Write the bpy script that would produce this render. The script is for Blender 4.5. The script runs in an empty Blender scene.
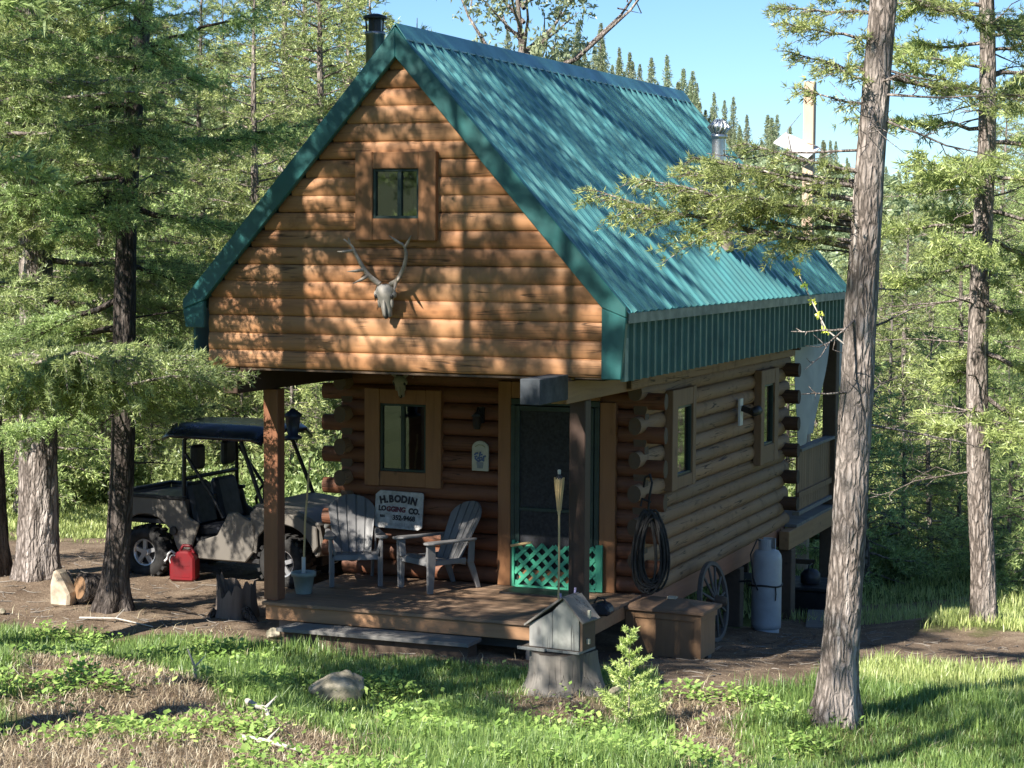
import bpy, bmesh, math, random
import numpy as np
from mathutils import Vector, Matrix, Euler

R = math.radians
scene = bpy.context.scene
COL = scene.collection
random.seed(7)
rng = np.random.default_rng(7)

# ------------------------------------------------------------------ helpers
def tag(o, label=None, cat=None, group=None, kind=None):
    if label: o['label'] = label
    if cat: o['category'] = cat
    if group: o['group'] = group
    if kind: o['kind'] = kind
    return o

def thing(name, label, cat, loc=(0, 0, 0), rz=0.0, group=None):
    o = bpy.data.objects.new(name, None)
    o.empty_display_size = .2
    COL.objects.link(o)
    o.location = loc
    o.rotation_euler = (0, 0, rz)
    return tag(o, label, cat, group)

def link_mesh(name, me, m=None, parent=None, loc=None):
    o = bpy.data.objects.new(name, me)
    COL.objects.link(o)
    if m: me.materials.append(m)
    if parent: o.parent = parent
    if loc is not None: o.location = loc
    return o

def tri_mesh(name, V, T):
    me = bpy.data.meshes.new(name)
    V = np.asarray(V, np.float32); T = np.asarray(T, np.int32)
    me.vertices.add(len(V)); me.vertices.foreach_set('co', V.ravel())
    me.loops.add(T.size); me.loops.foreach_set('vertex_index', T.ravel())
    me.polygons.add(len(T)); me.polygons.foreach_set('loop_start', np.arange(0, T.size, 3, dtype=np.int32))
    me.update(calc_edges=True)
    return me

class MB:
    """collects shapes, builds ONE mesh object"""
    def __init__(s): s.v = []; s.f = []; s.sm = []
    def add(s, vs, fs, smooth=False):
        b = len(s.v)
        s.v += [tuple(v) for v in vs]
        s.f += [tuple(i + b for i in f) for f in fs]
        s.sm += [smooth] * len(fs)
        return s
    def box(s, c, d, rot=None, taper=1.0):
        hx, hy, hz = d[0] / 2, d[1] / 2, d[2] / 2
        vs = []
        for z in (-1, 1):
            k = taper if z > 0 else 1
            for x, y in ((-1, -1), (1, -1), (1, 1), (-1, 1)):
                v = Vector((x * hx * k, y * hy * k, z * hz))
                if rot is not None: v = rot @ v
                vs.append((v.x + c[0], v.y + c[1], v.z + c[2]))
        return s.add(vs, [(3, 2, 1, 0), (4, 5, 6, 7), (0, 1, 5, 4), (1, 2, 6, 5), (2, 3, 7, 6), (3, 0, 4, 7)])
    def bx(s, x0, x1, y0, y1, z0, z1):
        return s.box(((x0 + x1) / 2, (y0 + y1) / 2, (z0 + z1) / 2), (x1 - x0, y1 - y0, z1 - z0))
    def bar(s, a, b, w, h=None, up=(0, 0, 1)):
        a, b = Vector(a), Vector(b); h = h or w
        d = (b - a); L = d.length; d.normalize()
        u = Vector(up)
        if abs(u.dot(d)) > .98: u = Vector((1, 0, 0))
        x = d.cross(u).normalized(); y = x.cross(d)
        rot = Matrix((x, d, y)).transposed()
        return s.box((a + b) / 2, (w, L, h), rot)
    def tube(s, pts, r, n=8, caps=True, smooth=True, closed=False):
        P = [Vector(p) for p in pts]
        k = len(P)
        rs = r if hasattr(r, '__len__') else [r] * k
        vs = []; fs = []
        prev = None
        for i, p in enumerate(P):
            if closed: t = P[(i + 1) % k] - P[i - 1]
            else: t = P[min(i + 1, k - 1)] - P[max(i - 1, 0)]
            t.normalize()
            if prev is None:
                a = Vector((0, 0, 1)) if abs(t.z) < .9 else Vector((1, 0, 0))
                u = t.cross(a).normalized()
            else:
                u = (prev - t * prev.dot(t))
                if u.length < 1e-6: u = t.orthogonal()
                u.normalize()
            prev = u
            w = t.cross(u)
            for j in range(n):
                an = 2 * math.pi * j / n
                q = p + (u * math.cos(an) + w * math.sin(an)) * rs[i]
                vs.append(q)
        m = k if closed else k - 1
        for i in range(m):
            i2 = (i + 1) % k
            for j in range(n):
                j2 = (j + 1) % n
                fs.append((i * n + j, i * n + j2, i2 * n + j2, i2 * n + j))
        s.add(vs, fs, smooth)
        if caps and not closed:
            s.add(vs[:n], [tuple(range(n - 1, -1, -1))]); s.add(vs[-n:], [tuple(range(n))])
        return s
    def prism(s, poly, axis, a0, a1):
        """poly 2D; axis 'y': (x,z) extruded in y; 'x': (y,z); 'z': (x,y)"""
        def mk(p, a):
            return (p[0], a, p[1]) if axis == 'y' else (a, p[0], p[1]) if axis == 'x' else (p[0], p[1], a)
        n = len(poly)
        vs = [mk(p, a0) for p in poly] + [mk(p, a1) for p in poly]
        fs = [tuple(range(n)), tuple(range(2 * n - 1, n - 1, -1))]
        fs += [(i, i + n, (i + 1) % n + n, (i + 1) % n) for i in range(n)]
        return s.add(vs, fs)
    def lathe(s, prof, c=(0, 0, 0), n=20, smooth=True, rot=None, caps=True):
        vs = []; fs = []
        for r, z in prof:
            for j in range(n):
                a = 2 * math.pi * j / n
                v = Vector((r * math.cos(a), r * math.sin(a), z))
                if rot is not None: v = rot @ v
                vs.append((v.x + c[0], v.y + c[1], v.z + c[2]))
        for i in range(len(prof) - 1):
            for j in range(n):
                j2 = (j + 1) % n
                fs.append((i * n + j, i * n + j2, (i + 1) * n + j2, (i + 1) * n + j))
        s.add(vs, fs, smooth)
        k = len(prof)
        if not caps: return s
        s.add(vs[:n], [tuple(range(n - 1, -1, -1))]); s.add(vs[(k - 1) * n:], [tuple(range(n))])
        return s
    def ell(s, c, d, rot=None, nu=14, nv=9):
        prof = [(math.sin(math.pi * i / (nv - 1)) * .5 + 1e-4, -math.cos(math.pi * i / (nv - 1)) * .5) for i in range(nv)]
        vs = []; fs = []
        for r, z in prof:
            for j in range(nu):
                a = 2 * math.pi * j / nu
                v = Vector((r * math.cos(a) * d[0], r * math.sin(a) * d[1], z * d[2]))
                if rot is not None: v = rot @ v
                vs.append((v.x + c[0], v.y + c[1], v.z + c[2]))
        for i in range(nv - 1):
            for j in range(nu):
                j2 = (j + 1) % nu
                fs.append((i * nu + j, i * nu + j2, (i + 1) * nu + j2, (i + 1) * nu + j))
        return s.add(vs, fs, True)
    def build(s, name, m, parent=None, off=(0, 0, 0), bevel=0, label=None):
        me = bpy.data.meshes.new(name)
        me.from_pydata([(v[0] - off[0], v[1] - off[1], v[2] - off[2]) for v in s.v], [], s.f)
        me.polygons.foreach_set('use_smooth', s.sm)
        bm = bmesh.new(); bm.from_mesh(me)
        bmesh.ops.recalc_face_normals(bm, faces=bm.faces)
        if bevel:
            es = [e for e in bm.edges if len(e.link_faces) == 2 and e.calc_face_angle(0) > .6]
            bmesh.ops.bevel(bm, geom=es, offset=bevel, segments=1, affect='EDGES', clamp_overlap=True)
        bm.to_mesh(me); bm.free()
        o = link_mesh(name, me, m, parent)
        if label: o['label'] = label
        return o

def copy_tree(o, parent=None):
    c = o.copy(); COL.objects.link(c)
    if parent is not None: c.parent = parent
    for ch in list(o.children):
        copy_tree(ch, c)
    return c

def smoothstep(a, b, x):
    t = np.clip((x - a) / (b - a), 0, 1)
    return t * t * (3 - 2 * t)

# ------------------------------------------------------------------ materials
class NT:
    def __init__(s, name):
        s.m = bpy.data.materials.new(name); s.m.use_nodes = True
        s.t = s.m.node_tree; s.p = s.t.nodes['Principled BSDF']
        s.out = s.t.nodes['Material Output']
    def n(s, typ, **kw):
        nd = s.t.nodes.new(typ)
        for k, v in kw.items():
            if k in nd.inputs.keys(): nd.inputs[k].default_value = v
            else: setattr(nd, k, v)
        return nd
    def l(s, a, b): s.t.links.new(a, b)
    def coord(s, sc=(1, 1, 1), which='Object'):
        tc = s.n('ShaderNodeTexCoord'); mp = s.n('ShaderNodeMapping')
        mp.inputs['Scale'].default_value = sc
        s.l(tc.outputs[which], mp.inputs['Vector'])
        return mp.outputs['Vector']
    def noise(s, vec, scale, detail=4, rough=.55, dist=0):
        nd = s.n('ShaderNodeTexNoise', Scale=scale, Detail=detail, Roughness=rough, Distortion=dist)
        s.l(vec, nd.inputs['Vector'])
        return nd.outputs['Fac']
    def ramp(s, fac, stops):
        r = s.n('ShaderNodeValToRGB')
        e = r.color_ramp.elements
        while len(e) < len(stops): e.new(.5)
        for el, (p, c) in zip(e, stops):
            el.position = p; el.color = (*c, 1) if len(c) == 3 else c
        s.l(fac, r.inputs['Fac'])
        return r.outputs['Color']
    def mixc(s, a, b, fac, mode='MIX'):
        x = s.n('ShaderNodeMix'); x.data_type = 'RGBA'; x.blend_type = mode
        for sock, v in ((x.inputs['A'], a), (x.inputs['B'], b)) if False else ((x.inputs[6], a), (x.inputs[7], b)):
            if hasattr(v, 'type') and hasattr(v, 'is_output'): s.l(v, sock)
            else: sock.default_value = (*v, 1)
        if hasattr(fac, 'is_output'): s.l(fac, x.inputs[0])
        else: x.inputs[0].default_value = fac
        return x.outputs[2]
    def math(s, op, a, b=0.0):
        x = s.n('ShaderNodeMath'); x.operation = op
        for i, v in enumerate((a, b)):
            if hasattr(v, 'is_output'): s.l(v, x.inputs[i])
            else: x.inputs[i].default_value = v
        return x.outputs[0]
    def island(s):
        return s.n('ShaderNodeNewGeometry').outputs['Random Per Island']
    def bump(s, h, strength=.4, dist=.01):
        b = s.n('ShaderNodeBump', Strength=strength, Distance=dist)
        s.l(h, b.inputs['Height']); s.l(b.outputs['Normal'], s.p.inputs['Normal'])
    def base(s, c): 
        if hasattr(c, 'is_output'): s.l(c, s.p.inputs['Base Color'])
        else: s.p.inputs['Base Color'].default_value = (*c, 1)
    def set(s, rough=.6, metal=0, spec=.5, coat=0):
        s.p.inputs['Roughness'].default_value = rough; s.p.inputs['Metallic'].default_value = metal
        s.p.inputs['Specular IOR Level'].default_value = spec; s.p.inputs['Coat Weight'].default_value = coat
        return s

def sc3(c, k): return tuple(min(1, x * k) for x in c)

def wood(name, c, axis='x', dark=.55, light=1.3, rough=.6, knots=True, var=.35, weather=None, spec=.35, checks=0):
    t = NT(name); st = {'x': (.7, 9, 9), 'y': (9, .7, 9), 'z': (9, 9, .7)}[axis]
    v = t.coord(st)
    g = t.noise(v, 1.6, 6, .6, .6)
    col = t.ramp(g, [(.25, sc3(c, dark)), (.5, c), (.78, sc3(c, light))])
    big = t.noise(t.coord((1, 1, 1)), 1.7, 3)
    col = t.mixc(col, sc3(c, .55), t.math('MULTIPLY', t.ramp(big, [(.45, (0, 0, 0)), (.75, (1, 1, 1))]), .45))
    if weather:
        wz = t.noise(t.coord(tuple(.4 + .25 * a for a in st)), 1.1, 5)
        col = t.mixc(col, weather, t.ramp(wz, [(.4, (0, 0, 0)), (.65, (.8, .8, .8))]))
    if knots:
        vo = t.n('ShaderNodeTexVoronoi', Scale=1.0, Randomness=1.0)
        t.l(t.coord({'x': (2.2, 5, 5), 'y': (5, 2.2, 5), 'z': (5, 5, 2.2)}[axis]), vo.inputs['Vector'])
        kn = t.ramp(vo.outputs['Distance'], [(.07, (1, 1, 1)), (.15, (0, 0, 0))])
        col = t.mixc(col, sc3(c, .28), t.math('MULTIPLY', kn, .95))
    isl = t.island()
    col = t.mixc(col, t.ramp(isl, [(0, sc3(c, 1 - var)), (1, sc3(c, 1 + var))]), .45)
    hgt = g
    if checks:
        cs = {'x': (.55, 16, 16), 'y': (16, .55, 16), 'z': (16, 16, .55)}[axis]
        ck = t.noise(t.coord(cs), 1.0, 2, .4)
        line = t.ramp(t.math('ABSOLUTE', t.math('SUBTRACT', ck, .5)), [(.004, (1, 1, 1)), (.016, (0, 0, 0))])
        gate = t.ramp(t.noise(t.coord((1.3, 1.3, 1.3)), 1.6, 2), [(.46, (0, 0, 0)), (.56, (1, 1, 1))])
        lf = t.math('MULTIPLY', t.math('MULTIPLY', line, gate), checks)
        col = t.mixc(col, sc3(c, .12), lf)
        st_ = t.noise(t.coord((2.2, 2.2, 2.2)), 1.5, 5, .7)
        col = t.mixc(col, sc3(c, .35), t.math('MULTIPLY', t.ramp(st_, [(.54, (0, 0, 0)), (.72, (1, 1, 1))]), .6))
        # end grain: greyer, ringed, split, and darkened to paint in porch shade
        ge = t.n('ShaderNodeTexCoord'); sx_ = t.n('ShaderNodeSeparateXYZ'); t.l(ge.outputs['Normal'], sx_.inputs[0])
        e = t.math('ABSOLUTE', sx_.outputs['xyz'.index(axis)])
        eg = t.n('ShaderNodeTexVoronoi', Scale=26.0); t.l(t.coord(), eg.inputs['Vector'])
        ec = t.ramp(eg.outputs['Distance'], [(.1, sc3(c, .45)), (.5, (c[0] * .4, c[0] * .28, c[0] * .19))])
        ec = t.mixc(ec, sc3(c, .3), t.math('MULTIPLY', t.noise(t.coord((9, 9, 9)), 2.0, 4), .7))
        col = t.mixc(col, ec, t.ramp(e, [(.8, (0, 0, 0)), (.95, (1, 1, 1))]))
        hgt = t.math('SUBTRACT', g, t.math('MULTIPLY', lf, 1.5))
    t.base(col); t.set(rough, spec=spec)
    t.bump(hgt, .4, .008)
    return t.m

def plain(name, c, rough=.5, metal=0, var=.18, scale=6, bump=.1, spec=.5, coat=0, c2=None):
    t = NT(name)
    f = t.noise(t.coord(), scale, 5, .6)
    c2 = c2 or sc3(c, 1 - 2 * var)
    t.base(t.ramp(f, [(.3, c2), (.7, sc3(c, 1 + var))]))
    t.set(rough, metal, spec, coat)
    rr = t.ramp(f, [(.3, (min(1, rough * 1.25),) * 3), (.7, (rough * .85,) * 3)])
    t.l(rr, t.p.inputs['Roughness'])
    if bump: t.bump(t.noise(t.coord(), scale * 6, 4), bump, .004)
    return t.m

def leafmat(name, c1, c2, c3, trans=.42, scale=1.2, sat=.86):
    """green foliage: own colour varies from leaf to leaf and from bough to bough"""
    t = NT(name)
    isl = t.island()
    a = t.ramp(isl, [(0, c1), (.55, c2), (1, c3)])
    nz = t.noise(t.coord(), scale, 2)
    col = t.mixc(a, c1, t.ramp(nz, [(.42, (.0, .0, .0)), (.7, (.6, .6, .6))]))
    oi = t.n('ShaderNodeObjectInfo')
    hs = t.n('ShaderNodeHueSaturation')
    t.l(t.math('ADD', t.math('MULTIPLY', oi.outputs['Random'], .03), .485), hs.inputs['Hue'])
    t.l(t.math('ADD', t.math('MULTIPLY', oi.outputs['Random'], .3), .85), hs.inputs['Value'])
    t.l(col, hs.inputs['Color']); hs.inputs['Saturation'].default_value = sat
    d = t.n('ShaderNodeBsdfDiffuse'); tr = t.n('ShaderNodeBsdfTranslucent'); gl = t.n('ShaderNodeBsdfGlossy', Roughness=.45)
    t.l(hs.outputs['Color'], d.inputs['Color'])
    tc = t.mixc(hs.outputs['Color'], (.0, .0, .0), 1 - trans * 1.7)
    t.l(tc, tr.inputs['Color'])
    gl.inputs['Color'].default_value = (.8, .85, .8, 1)
    m1 = t.n('ShaderNodeAddShader'); t.l(d.outputs[0], m1.inputs[0]); t.l(tr.outputs[0], m1.inputs[1])
    m2 = t.n('ShaderNodeMixShader', Fac=.05); t.l(m1.outputs[0], m2.inputs[1]); t.l(gl.outputs[0], m2.inputs[2])
    t.l(m2.outputs[0], t.out.inputs['Surface'])
    return t.m

def barkmat(name, c, c2, scale=1.0):
    t = NT(name)
    v = t.coord((21 * scale, 21 * scale, 5.5 * scale))
    vo = t.n('ShaderNodeTexVoronoi', Scale=1.0); vo.feature = 'DISTANCE_TO_EDGE'
    nz = t.n('ShaderNodeTexNoise', Scale=1.2, Detail=3)
    t.l(v, nz.inputs['Vector'])
    vv = t.n('ShaderNodeVectorMath'); vv.operation = 'ADD'
    t.l(v, vv.inputs[0]); t.l(nz.outputs['Color'], vv.inputs[1])
    t.l(vv.outputs[0], vo.inputs['Vector'])
    cr = t.ramp(vo.outputs['Distance'], [(.02, sc3(c, .38)), (.16, c), (.5, c2)])
    big = t.noise(t.coord((3, 3, .8)), 1.3, 5)
    col = t.mixc(cr, sc3(c2, 1.25), t.math('MULTIPLY', t.ramp(big, [(.45, (0, 0, 0)), (.7, (1, 1, 1))]), .5))
    run = t.noise(t.coord((7, 7, .55)), 1.0, 4, .6)
    col = t.mixc(col, sc3(c2, 1.55), t.math('MULTIPLY', t.ramp(run, [(.57, (0, 0, 0)), (.66, (1, 1, 1))]), .7))
    fine = t.noise(t.coord((30, 30, 12)), 1.5, 5)
    col = t.mixc(col, sc3(c, .6), t.math('MULTIPLY', fine, .45))
    t.base(col); t.set(.9, spec=.15)
    h = t.math('ADD', t.math('MULTIPLY', t.ramp(vo.outputs['Distance'], [(0, (0, 0, 0)), (.3, (1, 1, 1))]), 1.0), t.math('MULTIPLY', fine, .4))
    t.bump(h, .9, .022)
    return t.m

M = {}
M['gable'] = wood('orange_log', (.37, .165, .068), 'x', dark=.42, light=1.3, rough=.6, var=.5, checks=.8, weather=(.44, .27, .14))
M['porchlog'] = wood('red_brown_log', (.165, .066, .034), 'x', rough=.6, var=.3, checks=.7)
M['sidelog'] = wood('weathered_log', (.275, .165, .088), 'y', rough=.75, var=.4, weather=(.25, .185, .125), checks=.9)
M['postshade'] = wood('shaded_post_wood', (.055, .032, .023), 'z', rough=.6, var=.1)  # darker copy of post wood: paints shade on right post and left beam
M['endlog'] = wood('dark_log_end', (.10, .055, .035), 'x', rough=.7, var=.3, checks=.8)
M['trim'] = wood('stained_trim', (.26, .12, .052), 'z', rough=.55, var=.2)
M['sidetrim'] = wood('weathered_trim', (.22, .135, .075), 'z', rough=.7, var=.2)
M['post'] = wood('post_wood', (.22, .095, .05), 'z', rough=.5, var=.1)
M['beam'] = wood('beam_wood', (.29, .17, .085), 'y', rough=.65, var=.1)
M['darkbeam'] = wood('dark_beam_wood', (.10, .07, .05), 'y', rough=.8, var=.2)
M['deck'] = wood('deck_boards', (.23, .145, .09), 'x', rough=.7, var=.35, weather=(.17, .135, .105))
M['greyboard'] = wood('grey_boards', (.18, .172, .16), 'x', rough=.8, var=.25)
M['greyboardz'] = wood('grey_weathered_boards', (.27, .265, .25), 'z', dark=.5, rough=.9, var=.2, weather=(.12, .15, .13), knots=True, checks=.8)
M['boxwood'] = wood('chest_wood', (.24, .14, .075), 'z', rough=.65, var=.15)
M['polewood'] = wood('pole_wood', (.50, .40, .32), 'z', rough=.75, weather=(.42, .22, .10))
M['bamboo'] = wood('bamboo', (.55, .40, .20), 'z', rough=.5, knots=False)
M['teal'] = plain('teal_roof_metal', (.062, .215, .222), .33, 0, .12, 2.5, .03, .6)
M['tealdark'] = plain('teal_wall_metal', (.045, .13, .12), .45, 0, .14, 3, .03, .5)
M['tealtrim'] = plain('shaded_teal_trim', (.016, .10, .098), .4, 0, .1, 3, .03, .55)  # roof teal darkened to put shade into the rake fascia colour
M['capmetal'] = plain('weathered_flashing', (.055, .063, .073), .85, 0, .25, 5)
M['galv'] = plain('galvanised_pipe', (.62, .64, .66), .32, .9, .15, 8, .05)
M['stovepipe'] = plain('steel_stovepipe', (.30, .31, .33), .3, .9, .25, 4, .05)
M['black'] = plain('black_plastic', (.016, .016, .018), .5, 0, .3, 8)
M['blackrub'] = plain('black_rubber', (.022, .021, .02), .75, 0, .3, 9, .3)
M['blackmetal'] = plain('black_steel', (.02, .02, .022), .4, .2, .2)
M['canopy'] = plain('dark_blue_plastic_roof', (.007, .011, .032), .28, 0, .2, 4, .03, .6, .2)
M['seatvinyl'] = plain('black_vinyl', (.022, .024, .032), .45, 0, .2, 12)
M['khaki'] = plain('dusty_khaki_plastic', (.155, .14, .12), .5, 0, .1, 1.6, .15, c2=(.115, .102, .088))
M['rim'] = plain('aluminium_rim', (.72, .72, .74), .3, .8, .1)
M['red'] = plain('red_plastic', (.17, .006, .010), .45, 0, .15, 6)
M['white'] = plain('white_plastic', (.60, .60, .58), .45, 0, .08)
M['whitemetal'] = plain('white_sheet_metal', (.80, .80, .80), .4, 0, .06)
M['chair'] = plain('grey_resin', (.165, .163, .165), .42, 0, .1, 5, .05)
M['bucket'] = plain('sage_plastic', (.26, .31, .285), .5, 0, .1, 6)
M['tank'] = plain('tank_paint', (.38, .41, .43), .4, 0, .12, 3, .08)
M['tarp'] = plain('pale_canvas', (.42, .43, .41), .75, 0, .06, 3, .15)
M['lattice'] = plain('green_lattice_paint', (.06, .38, .23), .5, 0, .1, 6)
M['greenframe'] = plain('dark_green_paint', (.014, .035, .03), .45, 0, .15)
M['curtain'] = plain('curtain_cloth', (.55, .56, .55), .85, 0, .15, 9)
M['screen'] = plain('screen_mesh', (.012, .013, .018), .6, 0, .3, 30)
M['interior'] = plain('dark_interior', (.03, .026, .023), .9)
M['bone'] = plain('bleached_bone', (.235, .222, .205), .7, 0, .2, 22, .3, c2=(.30, .27, .23))
M['antler'] = plain('grey_antler', (.30, .26, .215), .6, 0, .25, 18, .3)
M['signpaint'] = plain('weathered_sign_paint', (.46, .45, .44), .7, 0, .15, 14, .2, c2=(.24, .235, .22))
M['letter'] = plain('black_sign_paint', (.03, .025, .03), .7)
M['redletter'] = plain('faded_red_paint', (.14, .035, .05), .7)
M['plaque'] = plain('cream_plaque', (.46, .445, .35), .6, 0, .08, 12)
M['plaqueblue'] = plain('blue_painted_bloom', (.10, .14, .26), .7)
M['ironwheel'] = wood('wagon_wheel_wood', (.11, .10, .09), 'z', rough=.85)
M['stone'] = plain('lichen_rock', (.40, .35, .26), .95, 0, .25, 7, .9, c2=(.06, .06, .035))
M['lightglass'] = plain('lamp_glass', (.35, .35, .33), .15)
M['stump'] = wood('weathered_stump', (.20, .185, .165), 'z', dark=.25, rough=.95, knots=False, weather=(.07, .055, .045), checks=.9)
M['cutwood'] = plain('fresh_cut_wood', (.52, .43, .32), .85, 0, .25, 7, .5)
M['deadwood'] = plain('bleached_dead_wood', (.50, .46, .41), .85, 0, .2, 12, .4)
M['bark'] = barkmat('fir_bark', (.23, .19, .165), (.46, .405, .37))
M['barkdark'] = barkmat('dark_shaded_fir_bark', (.075, .06, .052), (.14, .12, .108))  # darker fir bark: the dark trunk's shade is painted into its colour
M['twig'] = plain('grey_twig', (.24, .21, .18), .9, 0, .25, 10)
M['needle'] = leafmat('fir_needles', (.065, .10, .027), (.22, .30, .08), (.43, .52, .155))
M['needle2'] = leafmat('yellowish_fir_needles', (.10, .135, .032), (.255, .315, .078), (.43, .48, .14))
M['needlemid'] = leafmat('stand_fir_needles', (.085, .125, .032), (.235, .30, .078), (.42, .46, .145), scale=.9)
M['needlefar'] = leafmat('hazed_fir_needles', (.12, .155, .085), (.20, .24, .12), (.30, .33, .17), scale=.3)  # paled greens paint distance haze into the ridge firs
M['saplingneedle'] = leafmat('sapling_needles', (.20, .27, .06), (.34, .43, .10), (.48, .55, .16))
M['bushleaf'] = leafmat('shrub_leaves', (.08, .12, .03), (.17, .225, .06), (.30, .34, .11), scale=1.5)
M['weed'] = leafmat('weed_leaves', (.11, .20, .03), (.21, .34, .065), (.36, .47, .12), .42, 2, .92)
M['grass'] = leafmat('green_grass', (.07, .12, .028), (.13, .205, .045), (.25, .32, .085), .42, 1.3, .95)
M['meadow'] = leafmat('meadow_grass', (.15, .20, .045), (.29, .36, .09), (.48, .50, .20), .42, 1, .9)
M['straw'] = leafmat('dry_grass', (.16, .11, .06), (.31, .24, .14), (.50, .42, .27), .25, 2)
M['yellowleaf'] = leafmat('fresh_yellow_leaves', (.40, .45, .03), (.55, .58, .04), (.65, .66, .07), .45, 2)

def glassmat():
    t = NT('window_glass')
    tr = t.n('ShaderNodeBsdfTransparent'); tr.inputs['Color'].default_value = (.30, .34, .35, 1)
    gl = t.n('ShaderNodeBsdfGlossy', Roughness=.03); gl.inputs['Color'].default_value = (.9, .95, 1, 1)
    fr = t.n('ShaderNodeFresnel', IOR=1.8)
    nz = t.noise(t.coord((2, 2, 2)), 2, 3)
    b = t.n('ShaderNodeBump', Strength=.05, Distance=.01); t.l(nz, b.inputs['Height']); t.l(b.outputs[0], gl.inputs['Normal'])
    m = t.n('ShaderNodeMixShader'); t.l(t.math('ADD', fr.outputs[0], .06), m.inputs[0])
    t.l(tr.outputs[0], m.inputs[1]); t.l(gl.outputs[0], m.inputs[2]); t.l(m.outputs[0], t.out.inputs['Surface'])
    return t.m
M['glass'] = glassmat()

# ------------------------------------------------------------------ terrain
def G(x, y):
    x = np.asarray(x, float); y = np.asarray(y, float)
    s = smoothstep(-1.5, 1.8, x)
    yy = np.maximum(y, 0)
    z = -.35 - s * (.115 - .022 * smoothstep(2.6, 4.2, x)) * np.minimum(yy, 11) - (1 - s) * .015 * np.minimum(yy, 30)
    z = z - .02 * np.maximum(0, np.minimum(yy, 60) - 11)
    n = np.maximum(0, -2.2 - y)
    z = z + .135 * n * np.minimum(1, n / 2.0)
    z = z + .34 * np.exp(-((x + 1.9) / 2.0) ** 2 - ((y + 3.6) / 1.5) ** 2)
    for bx_, by_, a, w in MOUNDS:
        z = z + a * np.exp(-((x - bx_) ** 2 + (y - by_) ** 2) / w ** 2)
    bk = np.exp(-((x + .3) / 2.4) ** 2 - ((y + 4.8) / 1.9) ** 2)
    z = z + bk * (.05 * np.sin(3.1 * x + 2.2 * y) * np.sin(2.7 * y - 1.3 * x) + .03 * np.sin(6.3 * x - 2 * y + 1) * np.sin(5.9 * y + x) + .02 * np.sin(13 * x + y) * np.sin(12 * y - 3 * x))
    near = np.exp(-((x) ** 2 + (y) ** 2) / 400.)
    z = z + near * (.028 * np.sin(2.3 * x + 1.1 * y) * np.sin(1.7 * y - .6 * x + 1) + .014 * np.sin(5.1 * x + 2) * np.sin(4.3 * y + x) + .008 * np.sin(11.3 * x + 3 * y) * np.sin(9.7 * y))
    return z
MOUNDS = [(4.88, -1.47, .08, .7), (4.85, 6.9, .14, 1.1), (2.2, -1.45, .08, .7), (-5.74, 1.97, .12, .9), (-3.88, .72, .05, .7)]
def gz(x, y): return float(G(x, y))

def fbm(x, y, s=1.0, seed=0):
    r = np.random.default_rng(seed); v = 0
    for o in range(4):
        a, b, c, d, p, q = r.uniform(-1, 1, 6)
        f = s * 2 ** o
        v = v + (np.sin(f * (x * (1 + .4 * a) + y * .7 * b) + 6 * p) * np.sin(f * (y * (1 + .4 * c) + x * .7 * d) + 6 * q)) / 1.6 ** o
    return v

def dirt_mask(x, y):
    """1 where bare earth / needle litter shows"""
    w = fbm(x, y, 1.3, 3) * .35
    m = smoothstep(.1, .9, np.exp(-((x + 1.0) / 9.) ** 4) * 1.0 * ((y > -.15 + .25 * w) * (y < 6.5 + w) * (x < 2.6)) + w * .3)
    path = np.exp(-((x - (3.15 + .32 * (-y))) / (.38 + .2 * w)) ** 2) * (y < 1) * (y > -4.5)
    side = np.exp(-((x - 3.1) / 1.2) ** 4) * (y > .0) * (y < 12)
    t2 = np.exp(-((x - 5.0) ** 2 / 4.5 + (y - 4.7) ** 2 / 3.2))
    lt = np.exp(-((x + 4.8) ** 2 / 8 + (y - .8) ** 2 / 2.0))
    bank = sum(np.exp(-((x - a) ** 2 + (y - b) ** 2) / c ** 2) for a, b, c in ((-1.9, -2.9, .7), (-.9, -3.9, .85), (-.1, -4.9, .85), (.7, -5.9, 1.0), (1.4, -7.0, 1.2), (1.3, -5.5, .6))) * 1.15
    st = np.exp(-((x - 2.5) ** 2 / .5 + (y + 1.9) ** 2 / .35)) * .8
    return np.clip(np.maximum.reduce([m, path * .9, side, t2, lt, bank, st]) + w * .35, 0, 1)

def axis_grid(c, fine, nf, far, k):
    a = list(np.linspace(-fine, fine, nf))
    st = a[1] - a[0]; x = fine; out = []
    while x < far:
        st *= k; x += st; out.append(x)
    return c + np.array([-v for v in out[::-1]] + a + out)
gx = axis_grid(0.5, 11, 190, 2600, 1.12); gy = axis_grid(0, 11, 190, 2600, 1.12)
GX, GY = np.meshgrid(gx, gy)
GZ = G(GX, GY)
V = np.stack([GX, GY, GZ], -1).reshape(-1, 3)
nx, ny = len(gx), len(gy)
i = np.arange(nx * ny).reshape(ny, nx)
q = np.stack([i[:-1, :-1], i[:-1, 1:], i[1:, 1:], i[1:, :-1]], -1).reshape(-1, 4)
T = np.concatenate([q[:, [0, 1, 2]], q[:, [0, 2, 3]]])
me = tri_mesh('ground', V, T)
me.polygons.foreach_set('use_smooth', [True] * len(me.polygons))
at = me.attributes.new('earth', 'FLOAT', 'POINT')
at.data.foreach_set('value', dirt_mask(GX, GY).ravel().astype(np.float32))
t = NT('ground_earth')
v = t.coord()
n1 = t.noise(v, 2.3, 6, .6); n2 = t.noise(v, 22, 5, .65); n3 = t.noise(v, 75, 3, .7)
dirt = t.ramp(n1, [(.3, (.12, .085, .06)), (.55, (.21, .155, .11)), (.75, (.32, .25, .18))])
dirt = t.mixc(dirt, (.40, .33, .25), t.ramp(n2, [(.56, (0, 0, 0)), (.7, (.7, .7, .7))]))
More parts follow.
